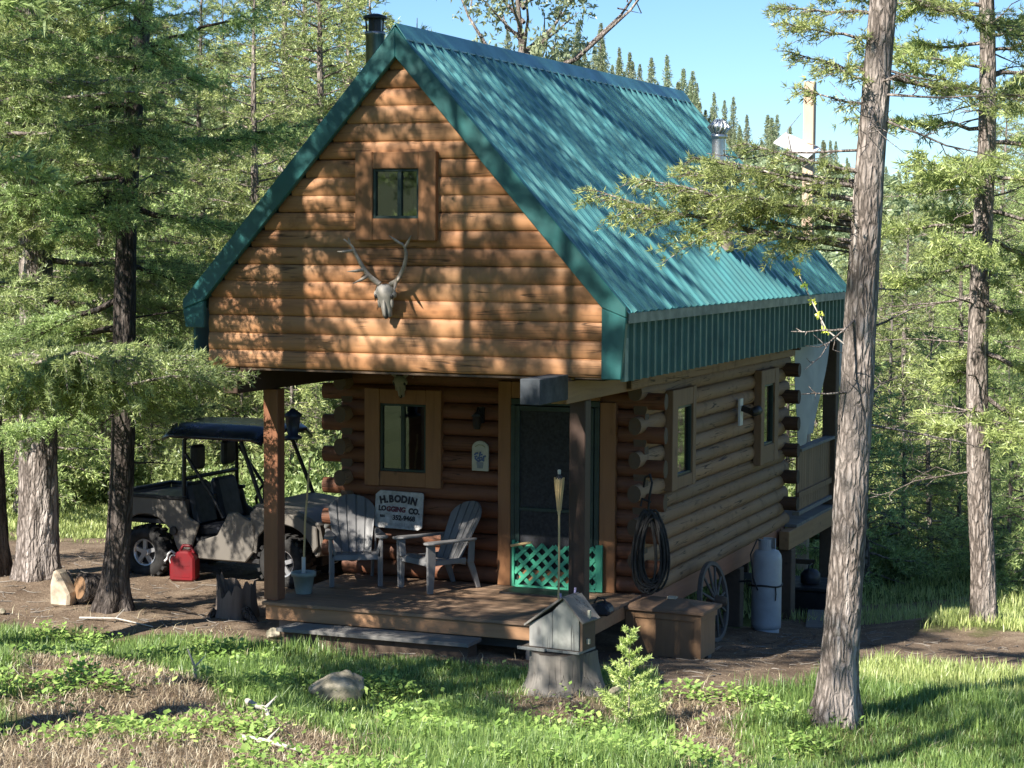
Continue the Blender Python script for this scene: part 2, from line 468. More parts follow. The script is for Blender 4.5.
dirt = t.mixc(dirt, (.06, .045, .035), t.ramp(n3, [(.55, (0, 0, 0)), (.72, (.8, .8, .8))]))
sod = t.ramp(n2, [(.3, (.05, .075, .02)), (.55, (.11, .14, .04)), (.75, (.20, .19, .08))])
an = t.n('ShaderNodeAttribute'); an.attribute_name = 'earth'
fac = t.ramp(t.math('ADD', an.outputs['Fac'], t.math('MULTIPLY', t.math('SUBTRACT', n1, .5), .7)), [(.35, (0, 0, 0)), (.6, (1, 1, 1))])
t.base(t.mixc(sod, dirt, fac)); t.set(.95, spec=.1)
t.bump(t.math('ADD', n2, t.math('MULTIPLY', n3, .5)), .8, .035)
tag(link_mesh('ground', me, t.m), kind='structure')

# hill with the ridge far behind
CAMP = np.array([8.693, -18.74])
YAW = R(21.713)
def polar(off_px, d):
    """a compass direction given as the tangent offset from the view axis; distance d"""
    a = math.atan2(off_px, 2042.0)
    th = YAW - a
    return CAMP[0] - math.sin(th) * d, CAMP[1] + math.cos(th) * d
def ridge_h(off):        # height of the ridge line 400 m out
    return np.interp(off, [-900, -500, -200, 58, 178, 250, 338, 430, 600, 900], [38, 28, 30, 33, 24, 18, 12.5, 9, 6, 4])
offs = np.linspace(-1100, 1100, 150)
rows = [(60, 0), (110, .02), (170, .10), (240, .28), (310, .58), (370, .88), (400, 1.0), (430, 1.02), (520, .9), (700, .6)]
V = []; 
for d, k in rows:
    for o_ in offs:
        x, y = polar(o_, d)
        h = -1.9 + (ridge_h(o_) + 1.9) * k
        h += 1.2 * math.sin(o_ * .021 + d * .03) * math.sin(o_ * .013 - d * .017) * min(1, k * 3)
        V.append((x, y, h))
V = np.array(V); nx = len(offs)
i = np.arange(len(V)).reshape(len(rows), nx)
q = np.stack([i[:-1, :-1], i[:-1, 1:], i[1:, 1:], i[1:, :-1]], -1).reshape(-1, 4)
me = tri_mesh('hill', V, np.concatenate([q[:, [0, 1, 2]], q[:, [0, 2, 3]]]))
me.polygons.foreach_set('use_smooth', [True] * len(me.polygons))
t = NT('hill_ground'); n1 = t.noise(t.coord(), .06, 6, .65)
t.base(t.ramp(n1, [(.3, (.05, .075, .03)), (.6, (.11, .13, .05)), (.8, (.19, .18, .09))])); t.set(.95, spec=.1)
tag(link_mesh('hill', me, t.m), kind='structure')
def hill_z(off, d):
    k = np.interp(d, [r[0] for r in rows], [r[1] for r in rows])
    return -1.9 + (float(ridge_h(off)) + 1.9) * k + 1.2 * math.sin(off * .021 + d * .03) * math.sin(off * .013 - d * .017) * min(1, k * 3)
# ------------------------------------------------------------------ cabin
HW, XI, ZA, ZE, ZS, LR = 2.42, 2.20, 5.95, 3.23, 2.54, 9.7     # roof half width, gable half width, ridge, eave, gable foot, length
WX, DY, YB = 1.84, 2.46, 8.6                                 # wall half width, porch depth, back wall
SL = (ZA - ZE) / HW
cab = thing('log_cabin', 'log cabin with steep teal metal roof, its orange log gable overhanging the porch', 'cabin', (0, 4.5, -.35))
CO = (0, 4.5, -.35)
def cb(mb, name, m, parent=None, bevel=0, label=None):
    return mb.build(name, m, parent or cab, CO, bevel, label)

def log(mb, a, b, ry, rz, n=12, seg=5, wob=.05):
    """a log lying between two points: ry across, rz upright half sizes"""
    a, b = Vector(a), Vector(b); d = (b - a).normalized(); side = Vector((0, 0, 1)).cross(d)
    vs = []; fs = []
    L = (b - a).length
    seg = max(1, int(L / .5)) if seg else 1
    ph = [random.uniform(-1, 1) for _ in range(n)]
    for k in range(seg + 1):
        p = a.lerp(b, k / seg)
        w = 1 + random.uniform(-wob, wob) * .6
        for j in range(n):
            an = 2 * math.pi * j / n
            vs.append(p + side * math.cos(an) * ry * (w + .02 * ph[j]) + Vector((0, 0, 1)) * math.sin(an) * rz * (w if abs(math.sin(an)) < .9 else 1))
    for k in range(seg):
        for j in range(n):
            j2 = (j + 1) % n
            fs.append((k * n + j, k * n + j2, (k + 1) * n + j2, (k + 1) * n + j))
    mb.add(vs, fs, True)
    mb.add(vs[:n], [tuple(range(n - 1, -1, -1))]); mb.add(vs[-n:], [tuple(range(n))])

def split(x0, x1, z, holes, rz):
    """intervals of a course at height z left by openings (h0,h1,z0,z1)"""
    iv = [(x0, x1)]
    for h0, h1, z0, z1 in holes:
        if z + rz * .4 > z0 and z - rz * .4 < z1:
            nv = []
            for a, b in iv:
                if h1 <= a or h0 >= b: nv.append((a, b))
                else:
                    if h0 > a: nv.append((a, h0))
                    if h1 < b: nv.append((h1, b))
            iv = nv
    return iv

# --- gable of half logs
gab = MB(); P = .178
zc = ZS + P / 2
while zc < ZA - .1:
    hx = min(XI, (ZA - .24 - zc) / SL + .06)
    if hx > .06:
        jy, jz, jr = random.uniform(-.006, .006), random.uniform(-.007, .007), random.uniform(.50, .53)
        for a, b in split(-hx, hx, zc, [(-.27, .24, 4.08, 4.57)], P / 2):
            log(gab, (a, .02 + jy, zc + jz), (b, .02 + jy, zc + jz * .4), .025, P * jr)
    zc += P
gw = cb(gab, 'gable_wall', M['gable'])
bk = MB(); bk.prism([(-XI, ZS + .03), (XI, ZS + .03), (XI, ZE - .05), (0, ZA - .3), (-XI, ZE - .05)], 'y', .085, .11)
# leave the attic window open: four pieces around it
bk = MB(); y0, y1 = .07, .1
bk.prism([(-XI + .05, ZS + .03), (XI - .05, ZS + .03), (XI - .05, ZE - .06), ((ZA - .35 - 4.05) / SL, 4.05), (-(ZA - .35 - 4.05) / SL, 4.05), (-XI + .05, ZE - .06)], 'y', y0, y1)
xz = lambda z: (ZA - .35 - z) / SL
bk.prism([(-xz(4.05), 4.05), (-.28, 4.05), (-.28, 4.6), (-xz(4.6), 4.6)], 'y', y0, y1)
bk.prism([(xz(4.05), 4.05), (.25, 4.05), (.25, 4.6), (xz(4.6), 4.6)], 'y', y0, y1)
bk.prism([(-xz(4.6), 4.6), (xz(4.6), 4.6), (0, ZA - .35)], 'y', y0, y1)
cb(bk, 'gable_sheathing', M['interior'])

def window(x0, x1, z0, z1, y, trim, tm, axis='x', sash=None, curtain=True, out=1, fr='greenframe', name='window'):
    """a window in a wall facing -Y (axis x) or +X (axis y): frame > pane, trim boards"""
    def q(a0, a1, d0, d1, c0, c1, mb):
        if axis == 'x': mb.bx(a0, a1, y + d0, y + d1, c0, c1)
        else: mb.bx(y - d1, y - d0, a0, a1, c0, c1)
    tl, tr, tb, tt = trim
    m = MB()
    q(x0 - tl, x0, -.055, .05, z0 - tb, z1 + tt, m); q(x1, x1 + tr, -.055, .05, z0 - tb, z1 + tt, m)
    q(x0 + .001, x1 - .001, -.05, .05, z1, z1 + tt - .004, m); q(x0 + .001, x1 - .001, -.05, .05, z0 - tb + .004, z0, m)
    cb(m, 'window_trim', tm, bevel=.006)
    f = MB(); w = .028
    q(x0, x0 + w, -.03, .04, z0, z1, f); q(x1 - w, x1, -.03, .04, z0, z1, f)
    q(x0 + w, x1 - w, -.028, .04, z0, z0 + w, f); q(x0 + w, x1 - w, -.028, .04, z1 - w, z1, f)
    if sash is not None:
        q(sash - .022, sash + .022, -.024, .03, z0 + w, z1 - w, f)
    fo = cb(f, name, M[fr], bevel=.003)
    p = MB(); q(x0 + w * .8, x1 - w * .8, .0, .008, z0 + w * .8, z1 - w * .8, p)
    p.build('pane', M['glass'], fo, CO)
    if curtain:
        c = MB()
        for a, b in curtain if isinstance(curtain, list) else [(x0 + .02, x0 + (x1 - x0) * .42)]:
            n = 16; pts = []
            for k in range(n + 1):
                xx = a + (b - a) * k / n; dd = .07 + .018 * math.sin(k * 2.1) 
                pts.append((xx, dd))
            vs = []; fs = []
            for xx, dd in pts:
                for zz in (z0, z1): vs.append((xx, y + dd, zz) if axis == 'x' else (y - dd, xx, zz))
            for k in range(n): fs.append((2 * k, 2 * k + 1, 2 * k + 3, 2 * k + 2))
            c.add(vs, fs, True)
        c.build('curtain', M['curtain'], fo, CO)
    return fo
window(-.27, .24, 4.08, 4.58, -.02, (.19, .19, .22, .17), M['trim'], sash=.02, curtain=[(.07, .21)], fr='lattice' if False else 'greenframe', name='attic_window')

# --- lower walls of round logs with crossed corners
PC = .184
def courses(z0, z1):
    z = z0 + PC / 2; k = 0
    while z < z1 + .02:
        yield k, z; z += PC; k += 1
fw = MB(); ends = MB()
door = (.30, 1.31, -.2, 2.04); fwin = (-1.34, -.76, 1.22, 2.0)
for k, z in courses(0.0, 2.42):
    e = .22 if k % 2 else .0
    el = .26 if k % 2 else 0
    for a, b in split(-WX - el, WX + e - .0, z, [door, fwin], PC / 2):
        log(fw, (a, DY + .0, z), (b, DY, z + random.uniform(-.006, .006)), random.uniform(.068, .078), PC * random.uniform(.5, .54))
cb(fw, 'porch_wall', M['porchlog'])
def sidewall(sx, wins, name):
    sw = MB()
    for k, z in courses(-.0 - PC / 2 + .02, 2.5):
        e0 = .0 if k % 2 else .0
        f0 = DY - (.24 if k % 2 == 0 else .06); f1 = YB + (.22 if k % 2 == 0 else .0)
        if k == 0: f0, f1 = DY + .5, YB + .3
        for a, b in split(f0, f1, z, wins, PC / 2):
            log(sw, (sx, a, z + random.uniform(-.006, .006)), (sx, b, z + random.uniform(-.006, .006)), random.uniform(.070, .082), PC * random.uniform(.5, .54))
    return cb(sw, name, M['sidelog'])
swins = [(3.30, 3.90, 1.20, 2.0), (7.12, 7.66, 1.20, 2.0)]
sidewall(WX - .06, swins, 'side_wall')
sidewall(-WX + .06, [], 'side_wall')
bw = MB()
for k, z in courses(0.0, 2.5):
    e = .20 if k % 2 else -.05
    log(bw, (-WX - e, YB, z), (WX + e, YB, z), .092, PC * .52)
cb(bw, 'back_wall', M['endlog'])
# rim joist, floor, inner box so that windows look into a dark room
rj = MB(); rj.bx(WX - .16, WX - .02, DY + .1, YB + .2, -.30, -.06); rj.bx(-WX + .02, -WX + .16, DY + .1, YB, -.30, -.06); rj.bx(-WX + .17, WX - .17, DY + .02, DY + .16, -.3, -.02)
cb(rj, 'floor_joist', wood('red_joist', (.26, .125, .075), 'y', rough=.7), bevel=.006)
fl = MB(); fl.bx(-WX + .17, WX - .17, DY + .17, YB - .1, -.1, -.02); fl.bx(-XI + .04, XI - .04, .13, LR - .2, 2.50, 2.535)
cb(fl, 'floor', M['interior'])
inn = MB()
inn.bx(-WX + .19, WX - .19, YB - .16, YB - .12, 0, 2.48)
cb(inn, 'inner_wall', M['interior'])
tp = MB(); tp.bx(WX - .1, WX + .075, DY - .75, YB + .25, 2.30, 2.46); tp.bx(WX + .03, WX + .14, DY - .1, YB + .2, 2.465, 2.58)
cb(tp, 'wall_plate', M['sidelog'], bevel=.01)

wf = window(-1.34, -.76, 1.22, 2.0, DY - .055, (.19, .19, .17, .17), M['trim'], sash=-1.06, curtain=False)
window(3.30, 3.90, 1.20, 2.0, WX + .045, (.20, .12, .14, .2), M['sidetrim'], 'y', curtain=[(3.33, 3.46)])
window(7.12, 7.66, 1.20, 2.0, WX + .045, (.16, .2, .24, .2), M['sidetrim'], 'y', curtain=False)

# --- door
yd = DY - .10
tb = MB(); tb.bx(.13, .285, yd - .012, yd + .06, .0, 2.3); tb.bx(1.335, 1.52, yd - .012, yd + .06, 0, 2.1); tb.bx(.287, 1.333, yd - .012, yd + .06, 2.115, 2.3)
cb(tb, 'door_trim', M['trim'], bevel=.006)
df = MB(); df.bx(.287, .34, yd - .02, yd + .06, 0, 2.04); df.bx(1.275, 1.333, yd - .02, yd + .06, 0, 2.04); df.bx(.287, 1.333, yd - .018, yd + .06, 2.042, 2.112)
cb(df, 'door_frame', M['greenframe'], bevel=.004)
sd = MB(); w = .055
sd.bx(.345, .345 + w, yd - .035, yd, .01, 2.035); sd.bx(1.27 - w, 1.27, yd - .035, yd, .01, 2.035)
for z0, z1 in ((.01, .07), (.86, .90), (1.98, 2.035)): sd.bx(.345 + w, 1.27 - w, yd - .033, yd - .002, z0, z1)
so = cb(sd, 'screen_door', M['greenframe'], bevel=.004)
x_ = MB(); x_.bx(.345 + w, 1.27 - w, yd - .016, yd - .012, .07, 1.98); x_.build('screen', M['screen'], so, CO)
la = MB(); x0, x1, z0, z1 = .36, 1.35, .03, .50
yl = yd - .06
def clipbar(mb, c, s):
    pts = []
    for xx in np.linspace(x0, x1, 60):
        zz = c + s * (xx - x0)
        if z0 <= zz <= z1: pts.append((xx, zz))
    if len(pts) > 2: mb.bar((pts[0][0], yl - .006 * s, pts[0][1]), (pts[-1][0], yl - .006 * s, pts[-1][1]), .011, .042, up=(0, 0, 1))
for c in np.arange(-1.2, .6, .148):
    clipbar(la, z0 + c, 1); clipbar(la, z1 - c, -1)
la.build('lattice_panel', M['lattice'], so, CO)
lf = MB(); lf.bx(x0 - .03, x0, yl - .02, yl + .016, z0 - .02, z1 + .03); lf.bx(x1 - .03, x1 + .05, yl - .02, yl + .016, z0 - .02, z1 + .03); lf.bx(x0, x1 - .03, yl - .018, yl + .014, z0 - .025, z0)
lf.build('lattice_frame', M['lattice'], so, CO, .004)
h = MB(); h.bar((.33, yl - .05, .47), (.60, yl - .10, .53), .028); h.build('door_handle', M['bamboo'], so, CO, .006)
ob = MB()
ob.bx(.40, 1.26, yl + .03, yl + .042, .03, .20)
ob.build('kick_board', M['gable'], so, CO)

# --- roof
rf = MB()
def roofside(sx):
    ys = []; pitch = .228; y = -.09
    while y < LR:
        for dy, dz in ((0, 0), (.07, 0), (.085, .018), (.105, .018), (.118, .0), (.168, 0), (.185, .034), (.212, .034)):
            if y + dy <= LR: ys.append((y + dy, dz))
        y += pitch
    ys.append((LR, 0))
    vs = []; fs = []
    nz = Vector((SL, 0, 1)).normalized()
    for yy, dz in ys:
        for t in (0.0, .5, 1.0):
            xx = (HW + .05) * t; zz = ZA - SL * xx
            vs.append((sx * (xx + nz.x * dz), yy, zz + nz.z * dz + .0))
    for i in range(len(ys) - 1):
        for k in range(2):
            a = i * 3 + k; fs.append((a, a + 1, a + 4, a + 3))
    rf.add(vs, fs)
    # board deck under the sheet
    d = [(0, ZA - .03), (sx * HW, ZE - .03), (sx * HW, ZE - .11), (0, ZA - .11)]
    rf.prism(d, 'y', -.05, LR - .03)
roofside(1); roofside(-1)
ro = cb(rf, 'roof', M['teal'])
rc = MB(); rc.prism([(-.12, ZA - SL * .12 + .045), (0, ZA + .075), (.12, ZA - SL * .12 + .045), (.12, ZA - SL * .12 + .033), (0, ZA + .06), (-.12, ZA - SL * .12 + .033)], 'y', -.10, LR + .02)
rc.build('ridge_cap', M['teal'], ro, CO)
ft = MB()
for sx in (1, -1):
    ft.prism([(0, ZA + .035), (sx * (HW + .03), ZE + .0), (sx * (HW + .03), ZE - .10), (sx * XI, ZE - .005), (0, ZA - .265)], 'y', -.115, -.045)
    ft.prism([(sx * XI, ZE - .008), (sx * (HW + .03), ZE - .104), (sx * (HW - .02), ZS - .01) if sx > 0 else (sx * (HW + .0), ZS + .4), (sx * XI, ZS - .01) if sx > 0 else (sx * XI, ZS + .4)], 'y', -.11, -.045)
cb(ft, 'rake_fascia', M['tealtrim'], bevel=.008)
ef = MB()
ef.bx(HW - .01, HW + .045, -.06, LR, ZE - .155, ZE - .055); ef.bx(-HW - .045, -HW + .01, -.06, LR, ZE - .155, ZE - .055)
cb(ef, 'eave_trim', M['capmetal'] if False else plain('eave_trim_metal', (.16, .20, .18), .5), ro)
def skirt(sx):
    s = MB(); vs = []; fs = []; y = .06; pr = []
    while y < LR - .02:
        for dy, dx in ((0, 0), (.125, 0), (.145, .032), (.185, .032), (.205, 0)): pr.append((y + dy, dx))
        y += .228
    for yy, dx in pr:
        for z in (ZS - .035, ZE - .12): vs.append((sx * (HW - .03 + dx), yy, z))
    for i in range(len(pr) - 1): fs.append((2 * i, 2 * i + 1, 2 * i + 3, 2 * i + 2))
    s.add(vs, fs)
    s.bx(min(sx * (HW - .06), sx * (HW - .035)), max(sx * (HW - .06), sx * (HW - .035)), .0, LR - .02, ZS, ZE - .12)
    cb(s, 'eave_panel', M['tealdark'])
skirt(1); skirt(-1)
cj = MB(); cj.bx(HW - .045, HW + .0, -.04, .06, ZS - .03, ZE - .30)
cb(cj, 'corner_trim', plain('eave_corner_metal', (.17, .26, .23), .45))
sf = MB(); sf.bx(WX + .05, HW - .065, .02, LR - .05, ZS - .02, ZS + .0); sf.bx(-HW + .065, -WX - .05, .02, LR - .05, ZS - .02, ZS)
sf.bx(-WX, WX, .02, DY, ZS - .035, ZS - .015)
cb(sf, 'soffit', M['sidelog'])

# chimney, flue
ch = MB(); cx, cy = -.75, 1.0; zr = ZA - SL * .75
ch.lathe([(.10, zr - .2), (.10, 6.02), (.112, 6.03), (.112, 6.06), (.10, 6.065)], (cx, cy, 0), 18)
co_ = cb(ch, 'chimney', M['stovepipe'])
cc = MB(); cc.lathe([(.07, 6.06), (.07, 6.2)], (cx, cy, 0), 14)
for a in range(5):
    an = a * 1.2566; cc.bar((cx + .09 * math.cos(an), cy + .09 * math.sin(an), 6.06), (cx + .1 * math.cos(an), cy + .1 * math.sin(an), 6.2), .014)
cc.lathe([(.125, 6.195), (.13, 6.205), (.125, 6.225), (.05, 6.25), (.005, 6.255)], (cx, cy, 0), 18)
cc.build('chimney_cap', M['blackmetal'], co_, CO)
fx, fy, fz = 1.83, 5.2, 3.88
fp = MB(); fp.lathe([(.085, fz - .25), (.085, 5.12)], (fx, fy, 0), 16)
fo = cb(fp, 'flue_pipe', M['galv'])
fb = MB(); fb.lathe([(.21, fz - .12), (.15, fz + .1), (.10, fz + .28), (.09, fz + .3)], (fx, fy, 0), 18)
fb.build('flue_boot', plain('rusty_flashing', (.34, .27, .22), .6, .2, .3, 8), fo, CO)
fc = MB()
fc.lathe([(.09, 5.10), (.10, 5.12), (.10, 5.15), (.07, 5.16)], (fx, fy, 0), 16)
fc.ell((fx, fy, 5.24), (.24, .24, .17))
for a in range(14):
    an = a * math.tau / 14
    fc.tube([(fx + .075 * math.cos(an), fy + .075 * math.sin(an), 5.16), (fx + .135 * math.cos(an + .3), fy + .135 * math.sin(an + .3), 5.24), (fx + .05 * math.cos(an + .6), fy + .05 * math.sin(an + .6), 5.33)], .012, 5)
fc.build('flue_cap', M['galv'], fo, CO)

# --- porch
dk = MB(); x0, x1, y0, y1 = -1.78, 1.82, .36, DY - .09
yy = y0
while yy < y1 - .02:
    dk.bx(x0, x1, yy, min(yy + .136, y1), -.035 + random.uniform(-.001, .001), random.uniform(-.002, .002)); yy += .142
dko = cb(dk, 'porch_deck', M['deck'], bevel=.004)
rm = MB(); rm.bx(x0 + .03, x1 - .03, y0 + .03, y0 + .07, -.19, -.037); rm.bx(x1 - .07, x1 - .03, y0 + .07, y1, -.19, -.037); rm.bx(x0 + .03, x0 + .07, y0 + .07, y1, -.19, -.037)
for xx in (-1.2, -.4, .4, 1.2): rm.bx(xx, xx + .05, y0 + .08, y1, -.18, -.037)
cb(rm, 'deck_joist', wood('deck_rim', (.34, .19, .10), 'x', rough=.7), bevel=.004)
ps = MB(); ps.bx(-1.6, 1.8, .8, .9, -.36, -.2); ps.bx(1.2, 1.5, .5, .7, -.6, -.19); ps.bx(-1.7, -1.4, .6, .8, -.5, -.19)
cb(ps, 'deck_footing', M['greyboard'])
for sx in (-1, 1):
    xp = 1.755 if sx > 0 else -1.725
    p = MB(); p.bx(xp - .085, xp + .085, .46, .63, .002, 2.275)
    cb(p, 'porch_post', M['postshade' if sx > 0 else 'post'], bevel=.008)
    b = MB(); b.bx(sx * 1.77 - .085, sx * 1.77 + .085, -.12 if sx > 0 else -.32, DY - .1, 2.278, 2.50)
    bo = cb(b, 'porch_beam', M['beam' if sx > 0 else 'postshade'], bevel=.008)
    if sx > 0:
        c = MB(); c.bx(1.77 - .10, 1.77 + .10, -.90, -.125, 2.325, 2.57)
        c.build('beam_cap', M['capmetal'], bo, CO, .006)
# lintel board seen over the door
lb = MB(); lb.bx(.95, 1.45, DY - .14, DY - .1, 2.305, 2.42); cb(lb, 'lintel_board', M['beam'])

# --- lamps on the walls
lo = MB(); lo.bx(WX + .045, WX + .075, 6.02, 6.16, 1.56, 1.90)
l1 = cb(lo, 'wall_light', M['white'], bevel=.004)
lh = MB(); lh.bar((WX + .08, 6.09, 1.78), (WX + .2, 6.09, 1.74), .07); lh.lathe([(.035, 0), (.06, .05), (.06, .16), (.02, .17)], (WX + .22, 6.02, 1.73), 12, rot=Euler((R(-80), 0, R(-20))).to_matrix())
lh.build('lamp_head', M['black'], l1, CO)
po = MB(); po.bx(-.12, -.04, DY - .13, DY - .09, 1.82, 2.0); po.tube([(-.08, DY - .13, 1.95), (-.08, DY - .2, 2.0), (-.08, DY - .22, 1.94)], .012, 6)
po.lathe([(.035, 1.76), (.05, 1.80), (.055, 1.90), (.07, 1.905), (.01, 1.96)], (-.08, DY - .22, 0), 8)
cb(po, 'porch_lantern', M['blackmetal'])

# --- back porch
bd = MB(); yy = YB + .12
while yy < 11.3:
    bd.bx(-1.9, 2.0, yy, yy + .135, -.07, -.03); yy += .142
cb(bd, 'back_deck', M['greyboard'])
bb = MB(); bb.bx(1.86, 2.0, 8.3, 11.32, -.33, -.075); bb.bx(-1.9, -1.76, 8.3, 11.32, -.33, -.075); bb.bx(-1.75, 1.85, 11.2, 11.32, -.33, -.075); bb.bx(-1.75, 1.85, 8.5, 8.62, -.33, -.075)
cb(bb, 'back_deck_joist', M['beam'], bevel=.008)
for sx in (-1, 1):
    p = MB(); p.bx(sx * 1.9 - .10, sx * 1.9 + .10, 11.03, 11.24, -.028, 2.62)
    cb(p, 'back_porch_post', M['darkbeam'], bevel=.01)
for xx, y0_, y1_, zt in ((1.9, 8.42, 8.66, -.335), (1.9, 11.0, 11.28, -.335), (1.74, 6.35, 6.55, -.30), (-1.8, 8.42, 8.66, -.335), (-1.8, 11.0, 11.28, -.335)):
    p = MB(); zb = gz(xx, (y0_ + y1_) / 2) - .1
    p.bx(xx - .11, xx + .11, y0_, y1_, zb, zt); cb(p, 'foundation_post', M['darkbeam'], bevel=.012)
rb = MB(); rb.bx(1.87, 1.99, 11.0, 11.28, 2.62, 2.8); rb.bx(-1.99, 1.99, 11.05, 11.2, 2.63, 2.78)
rb.prism([(LR - .2, 3.12), (11.5, 2.84), (11.5, 2.80), (LR - .2, 3.07)], 'x', -2.2, 2.2)
cb(rb, 'back_porch_roof', M['darkbeam'])
rl = MB(); yy = 9.02
while yy < 11.0:
    rl.bx(1.90, 1.925, yy, yy + .13, .12, .95); yy += .139
rl.bx(1.93, 1.96, 9.0, 11.03, .3, .38); 
ra = cb(rl, 'back_railing', M['sidetrim'])
rt_ = MB(); rt_.bx(1.85, 2.0, 8.98, 11.02, .955, 1.0); rt_.bx(1.87, 1.97, 8.98, 11.02, .06, .115); rt_.build('rail_cap', M['greyboard'], ra, CO, .006)
for xr in (-.4, .9):
    pass
# crossed frame and shelf under the back deck
cr = MB(); cr.bx(-1.6, 1.7, 11.05, 11.12, -.95, -.88); cr.bx(-1.7, 1.7, 10.6, 10.7, -1.5, -1.42); cr.bx(.6, .7, 11.0, 11.08, -1.6, -.36)
cb(cr, 'cross_brace', M['darkbeam'])
# ------------------------------------------------------------------ trees
def unit(a): return a / np.maximum(np.linalg.norm(a, axis=-1, keepdims=True), 1e-9)

def tufts_to_mesh(pos, dr, size, K, rg, wid=.22, spread=.85):
    """every tuft: K narrow pointed leaves fanning out from its twig"""
    n = len(pos)
    d = np.repeat(dr, K, 0) + rg.normal(0, spread, (n * K, 3)); d = unit(d)
    s = unit(np.cross(d, rg.normal(0, 1, (n * K, 3))))
    L = np.repeat(size, K)[:, None] * rg.uniform(.6, 1.25, (n * K, 1))
    p = np.repeat(pos, K, 0) + rg.normal(0, .12, (n * K, 3)) * L
    a = p - s * L * wid * .5 + d * L * .15; b = p + s * L * wid * .5 + d * L * .15; c = p + d * L
    V = np.stack([a, b, c], 1).reshape(-1, 3)
    return V, np.arange(n * K * 3).reshape(-1, 3)

def tubes(paths, radii, n=5):
    """many tapered tubes at once, lists of (k,3) arrays and (k,) radii"""
    Vs = []; Ts = []; b = 0
    an = np.arange(n) * 2 * np.pi / n
    for P, r in zip(paths, radii):
        P = np.asarray(P, float); k = len(P)
        t = unit(np.gradient(P, axis=0))
        ref = np.array([0, 0, 1.]) if abs(t[0, 2]) < .8 else np.array([1., 0, 0])
        u = unit(np.cross(t, ref)); w = np.cross(t, u)
        ring = P[:, None] + (u[:, None] * np.cos(an)[None, :, None] + w[:, None] * np.sin(an)[None, :, None]) * np.asarray(r)[:, None, None]
        Vs.append(ring.reshape(-1, 3))
        i = np.arange(k * n).reshape(k, n) + b
        j = np.roll(i, -1, 1)
        q = np.stack([i[:-1], j[:-1], j[1:], i[1:]], -1).reshape(-1, 4)
        Ts += [q[:, [0, 1, 2]], q[:, [0, 2, 3]]]
        b += k * n
    if not Vs: return np.zeros((0, 3)), np.zeros((0, 3), int)
    return np.concatenate(Vs), np.concatenate(Ts)

def trunk_geo(H, r0, bend, rg, nside=40, dz=.06, flare=.5, ridge=.05, top=.12):
    """a tapered, fluted trunk along bend(z)->(x,y)"""
    zs = np.concatenate([[-.25], np.arange(0, min(H, 7.5), dz), np.arange(min(H, 7.5), H, .5), [H]])
    zs = np.unique(zs)
    an = np.linspace(0, 2 * np.pi, nside, endpoint=False)
    Z, A = np.meshgrid(zs, an, indexing='ij')
    rad = r0 * ((1 - np.clip(Z, 0, H) / H) ** .8 * (1 - top) + top * .4)
    rad = rad + r0 * flare * np.exp(-np.clip(Z, 0, 9) / (r0 * 1.3)) * (.6 + .4 * np.sin(A * 5 + rg.uniform(0, 6)) * .8 + .15 * np.sin(A * 3 + 1))
    ph = rg.uniform(0, 6, 12)
    wv = 0
    for k in range(6):
        f = 7 + 5 * k
        wv = wv + np.sin(f * A + ph[k] + 2.4 * np.sin(Z * (3.3 + 1.7 * k) + ph[k + 6]) + Z * (1.5 if k % 2 else -1.8)) / (1 + .25 * k)
    rad = rad * (1 + .75 * ridge * np.tanh(wv * .9) + .02 * np.sin(Z * 1.7 + ph[0]))
    bx_, by_ = bend(zs)
    X = bx_[:, None] + rad * np.cos(A); Y = by_[:, None] + rad * np.sin(A)
    V = np.stack([X, Y, Z], -1).reshape(-1, 3)
    i = np.arange(len(zs) * nside).reshape(len(zs), nside); j = np.roll(i, -1, 1)
    q = np.stack([i[:-1], j[:-1], j[1:], i[1:]], -1).reshape(-1, 4)
    return V, np.concatenate([q[:, [0, 1, 2]], q[:, [0, 2, 3]]])

